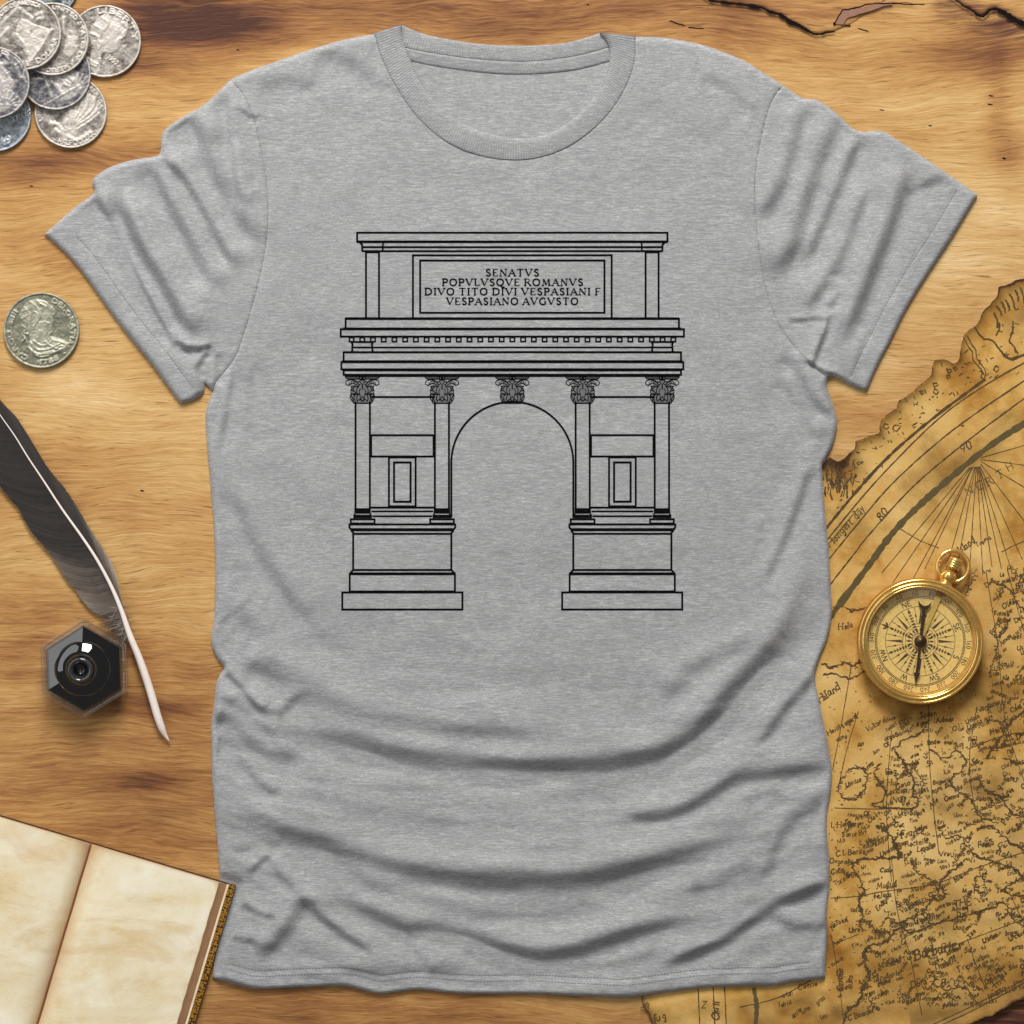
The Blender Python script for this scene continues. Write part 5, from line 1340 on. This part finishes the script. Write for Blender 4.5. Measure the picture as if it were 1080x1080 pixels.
def vane(edge, name, shift, lift, n=430):
    mb = MB()
    E = resample(edge, 1.0); sb = 0.735 * Ls[-1]
    for i in range(n):
        s = (i + .5) / n
        root_s = s * sb; a = shp(np.array(root_s))
        es = np.clip(s - shift * (1 - s ** 7) + fr.normal(0, .003), 0, 1)
        e = E[int(es * (len(E) - 1))]
        clump = vnoise(np.array([s * 26]), np.array([3.3]), 7)[0]
        ln_ = 1 + .06 * clump + fr.normal(0, .008) - (0.1 if fr.random() < .03 else 0)
        k = 7; t = np.linspace(0, 1, k)[:, None]
        p = a + (e - a) * t * ln_
        d = e - a; tang = shp(np.array(root_s + 1)) - a
        p = p + tang * (np.sin(math.pi * t) * np.linalg.norm(d) * .10)
        w = np.linspace(1.5, .75, k) * (2.1 if shift else 1)
        z0 = fz(root_s); zz = z0 - lift * t[:, 0] ** 1.4 * z0 * .75 + .0011 * np.sin(math.pi * t[:, 0]) + clump * .0012 * t[:, 0] + (i % 9) * 1e-5
        pale = sstep(.68, .98, np.array([s]))[0]
        tone = .12 + .18 * (vnoise(np.array([s * 17]), np.array([lift]), 4)[0] + .3) + fr.normal(0, .045) + pale * .34
        tn = np.clip(tone + t[:, 0] * (pale * .25 + .05) + (0.1 if lift > .9 else 0) * t[:, 0] * s, 0.02, 1)
        P2 = p; off = np.array((-(e - a)[1], (e - a)[0])) / (np.linalg.norm(e - a) + 1e-6)
        A, B = W(P2 + off * w[:, None] / 2), W(P2 - off * w[:, None] / 2)
        A[:, 2] = zz; B[:, 2] = zz - .00012
        mb.add(np.vstack([A, B]), [(q, q + 1, k + q + 1, k + q) for q in range(k - 1)], np.concatenate([tn, tn]))
    return mb.build(name, FEA, quill, True, 'shade')
vane(LE, 'vane', .11, .8, 560); vane(RE, 'vane', .10, 1.0, 560)
mb = MB()
for i in range(170):                                     # loose down at the foot of the vane
    s = fr.uniform(.70, .765) * Ls[-1]; a = shp(np.array(s)); right = i % 8 == 0
    L_ = fr.uniform(8, 27) if not right else fr.uniform(3, 9)
    ang = fr.uniform(2.0, 3.5) if not right else fr.uniform(-1.2, .4)
    d = np.array((math.cos(ang), math.sin(ang)))
    t = np.linspace(0, 1, 9)[:, None]; curl = fr.uniform(-9, 9)
    p = a + d * t * L_ + np.array((-d[1], d[0])) * t ** 2 * curl
    if ((p - [88.5, 705]) ** 2).sum(1).min() < 43 ** 2:
        continue
    zz = fz(s) + .001 * np.sin(3 * t[:, 0]) - .002 * t[:, 0]
    pt = W(p); pt[:, 2] = zz
    v, f = tube(pt, np.linspace(.42, .2, 9) * S, 4); mb.add(v, f, fr.uniform(.4, .85))
mb.build('down', FEA, quill, True, 'shade')

# ------------------------------------------------------------------ inkwell
IB = np.array((90.4, 704.2)); ib = W(IB, 0)[0]
ink = thing('inkwell', 'hexagonal clear glass inkwell filled with black ink beside the quill', 'inkwell', ib)
HV = np.array([(88, 652), (133.8, 678.5), (134.4, 729.6), (89, 757.5), (44.6, 731.5), (42.6, 681.5)], float)
HV = (HV + (2.1, -.8) - IB) * 0.985 + IB
def glassmat():
    m = m_clear('inkwell_glass', (0.96, 0.965, 0.97, 1), 1.5); nt = m.node_tree      # faint milky edge light inside the glass
    old = nt.nodes['Material Output'].inputs[0].links[0].from_socket
    df = nt.nodes.new('ShaderNodeBsdfTranslucent'); df.inputs[0].default_value = (.8, .8, .8, 1); mx = nt.nodes.new('ShaderNodeMixShader'); mx.inputs[0].default_value = .13
    nt.links.new(old, mx.inputs[1]); nt.links.new(df.outputs[0], mx.inputs[2]); nt.links.new(mx.outputs[0], nt.nodes['Material Output'].inputs[0])
    return m
HZ = 0.022
def hexring(o, zlist, scl):
    V = []
    for z, s_ in zip(zlist, scl):
        vv = W(IB + (o - IB) * s_, z); V.append(vv)
    return np.vstack(V)
def round_poly(p, r, n=4):
    out = []
    for i in range(len(p)):
        a, b, c = p[i - 1], p[i], p[(i + 1) % len(p)]
        u = (a - b) / np.linalg.norm(a - b); w = (c - b) / np.linalg.norm(c - b)
        p0, p1 = b + u * r, b + w * r
        for t in np.linspace(0, 1, n):
            out.append((1 - t) ** 2 * p0 + 2 * t * (1 - t) * b + t * t * p1)
    return np.array(out)
HR = round_poly(HV, 3.0); n = len(HR)
inner_s = .875
zs = [.0004, 0.0, .0004, .004, HZ - .003, HZ - .0008, HZ, HZ - .0006, HZ - .003, .0042, .004]
sc = [.5, .97, .99, 1.0, 1.0, .99, .965, .93, .9, inner_s + .012, .5]
V = hexring(HR, zs, sc); m = len(zs)
F = [(i * n + k, (i + 1) * n + k, (i + 1) * n + (k + 1) % n, i * n + (k + 1) % n) for i in range(m - 1) for k in range(n)]
F.append(tuple(range(n))); F.append(tuple((m - 1) * n + k for k in range(n))[::-1])
link_mesh('glass_body', V, F, glassmat(), ink, False)
INKB = simple('glossy_black_ink', (0.001, 0.001, 0.0012), 0.04, 0.0, IOR=1.85)
hx = lambda k_, z: W(IB + (HV - IB) * k_, z)               # the ink mass: straight sides, six sloping facets
V = np.vstack([hx(.86, .0046), hx(.86, HZ - .0045), hx(.85, HZ - .0038), hx(.52, HZ + .0021)])
F = [(i * 6 + k, (i + 1) * 6 + k, (i + 1) * 6 + (k + 1) % 6, i * 6 + (k + 1) % 6) for i in range(3) for k in range(6)]
F.append(tuple(range(6))); F.append(tuple(18 + k for k in range(6))[::-1])
link_mesh('ink', V, F, INKB, ink, False)
pr = [(29.6, HZ - .0004), (28.4, HZ + .0014), (26.6, HZ + .0025), (24, HZ + .0036), (20, HZ + .0052), (17, HZ + .0068), (15, HZ + .0088), (14, HZ + .0105)]
v, f = lathe([(r * S, z) for r, z in pr], np.array((ib[0], ib[1], 0)), 72); link_mesh('shoulder', v, f, INKB, ink)
NG = simple('neck_glass', (0.03, 0.03, 0.032), 0.08, 0.0, IOR=1.7)
nc = W((90.2, 708.4), 0)[0]
pr = [(14.2, HZ + .008), (13.2, HZ + .0125), (13.4, HZ + .0145), (12.6, HZ + .0162), (11, HZ + .0166), (9.2, HZ + .0158), (7.8, HZ + .0142), (7.4, HZ + .007), (.05, HZ + .0065)]
v, f = lathe([(r * S, z) for r, z in pr], np.array((nc[0], nc[1] + .0028, 0)), 64); link_mesh('neck', v, f, NG, ink)
# ------------------------------------------------------------------ open book
bk = thing('open_book', 'open old book with blank stained cream pages and gilt cover edge', 'book', W(BOOK_O, 0)[0])
PAGE, PEDGE, GILT = m_page(), m_page_edge(), m_gilt()
LEATH = simple('dark_brown_leather', lin(58, 34, 18), 0.55)
VH = 262.0
zc = 0.0030
def cover_part(u0, u1, z0, z1, v0, v1, mat, name):
    pl = np.vstack([book_px(u0, v0), book_px(u1, v0), book_px(u1, v1), book_px(u0, v1)])
    v, f = prism(pl, z0, z1); return link_mesh(name, v, f, mat, bk, False)
BH = 0.0115
cv = [cover_part(0.5, 158.5, .0018, .0044, -0.9, VH + .9, LEATH, 'cover'), cover_part(-158.5, -0.5, .0018, .0044, -0.9, VH + .9, LEATH, 'cover')]
for sg, c_ in ((1, cv[0]), (-1, cv[1])):
    v, f = prism(np.vstack([book_px(sg * 150.8, -.6), book_px(sg * 158.2, -.6), book_px(sg * 158.2, VH + 1.2), book_px(sg * 150.8, VH + 1.2)]), .0044, .0050)
    link_mesh('gilt_border', v, f, GILT, c_, False)
def page_z(u):                                          # pages swell from the gutter and lie level outwards
    a = np.abs(u)
    return .0062 + (BH - .0062) * (1 - np.exp(-a / 9.0)) + .0008 * np.sin(np.clip(a / 141, 0, 1) * math.pi)
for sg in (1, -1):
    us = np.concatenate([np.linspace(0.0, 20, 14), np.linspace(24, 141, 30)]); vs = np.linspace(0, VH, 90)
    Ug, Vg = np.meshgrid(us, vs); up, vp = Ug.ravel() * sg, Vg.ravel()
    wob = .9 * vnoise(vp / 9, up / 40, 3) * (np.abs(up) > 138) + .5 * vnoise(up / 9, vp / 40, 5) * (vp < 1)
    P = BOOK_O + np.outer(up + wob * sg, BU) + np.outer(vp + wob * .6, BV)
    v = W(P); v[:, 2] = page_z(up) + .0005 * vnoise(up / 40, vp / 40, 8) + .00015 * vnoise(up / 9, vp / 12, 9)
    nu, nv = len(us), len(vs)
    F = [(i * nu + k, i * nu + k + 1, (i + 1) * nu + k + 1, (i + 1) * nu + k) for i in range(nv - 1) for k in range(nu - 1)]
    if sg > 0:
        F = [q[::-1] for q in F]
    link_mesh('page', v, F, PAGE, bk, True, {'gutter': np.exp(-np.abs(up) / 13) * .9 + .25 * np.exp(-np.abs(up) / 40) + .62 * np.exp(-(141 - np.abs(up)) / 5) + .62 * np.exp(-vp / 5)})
    # the block of leaves under it: a slanting fore-edge and the head
    mb = MB()
    k = 14
    for i in range(k + 1):
        t = i / k
        q = book_px(sg * (141 + 8.6 * t ** 1.1), 0); q2 = book_px(sg * (141 + 8.6 * t ** 1.1), VH)
        vv = np.vstack([W(q, BH - .0001 - (BH - .0048) * t), W(q2, BH - .0001 - (BH - .0048) * t)])
        mb.add(vv, [], t * 1.0)
    mb.f = [(2 * i, 2 * i + 1, 2 * i + 3, 2 * i + 2) if sg > 0 else (2 * i, 2 * i + 2, 2 * i + 3, 2 * i + 1) for i in range(k)]
    ua = np.linspace(0, 141, 24)
    for vv_ in (0.3, VH - .3):
        top = W(BOOK_O + np.outer(ua * sg, BU) + np.outer(np.full(24, vv_), BV)); top[:, 2] = page_z(ua) - .0002
        bot = W(BOOK_O + np.outer(ua * sg * 149.6 / 141, BU) + np.outer(np.full(24, vv_), BV)); bot[:, 2] = .0046
        mb.add(np.vstack([top, bot]), [(i, i + 1, 24 + i + 1, 24 + i) for i in range(23)], np.concatenate([np.zeros(24), np.ones(24)]))
    mb.build('page_block', PEDGE, bk, False, 'leaf')
    cover_part(*sorted((sg * 149.2, sg * 151.4)), .0044, .0058, .4, VH - .4, PAGE, 'endpaper')
gz = flat(.0064)
mb = MB()
gl_ = np.vstack([book_px(.15 * math.sin(v / 9), v) for v in np.linspace(-.5, VH, 60)])
path = W(gl_, .0066)
v, f = tube(path, 1.25 * S, 8); mb.add(v, f)
mb.build('gutter_cord', simple('brown_gutter_cord', lin(128, 74, 36), 0.7), bk)
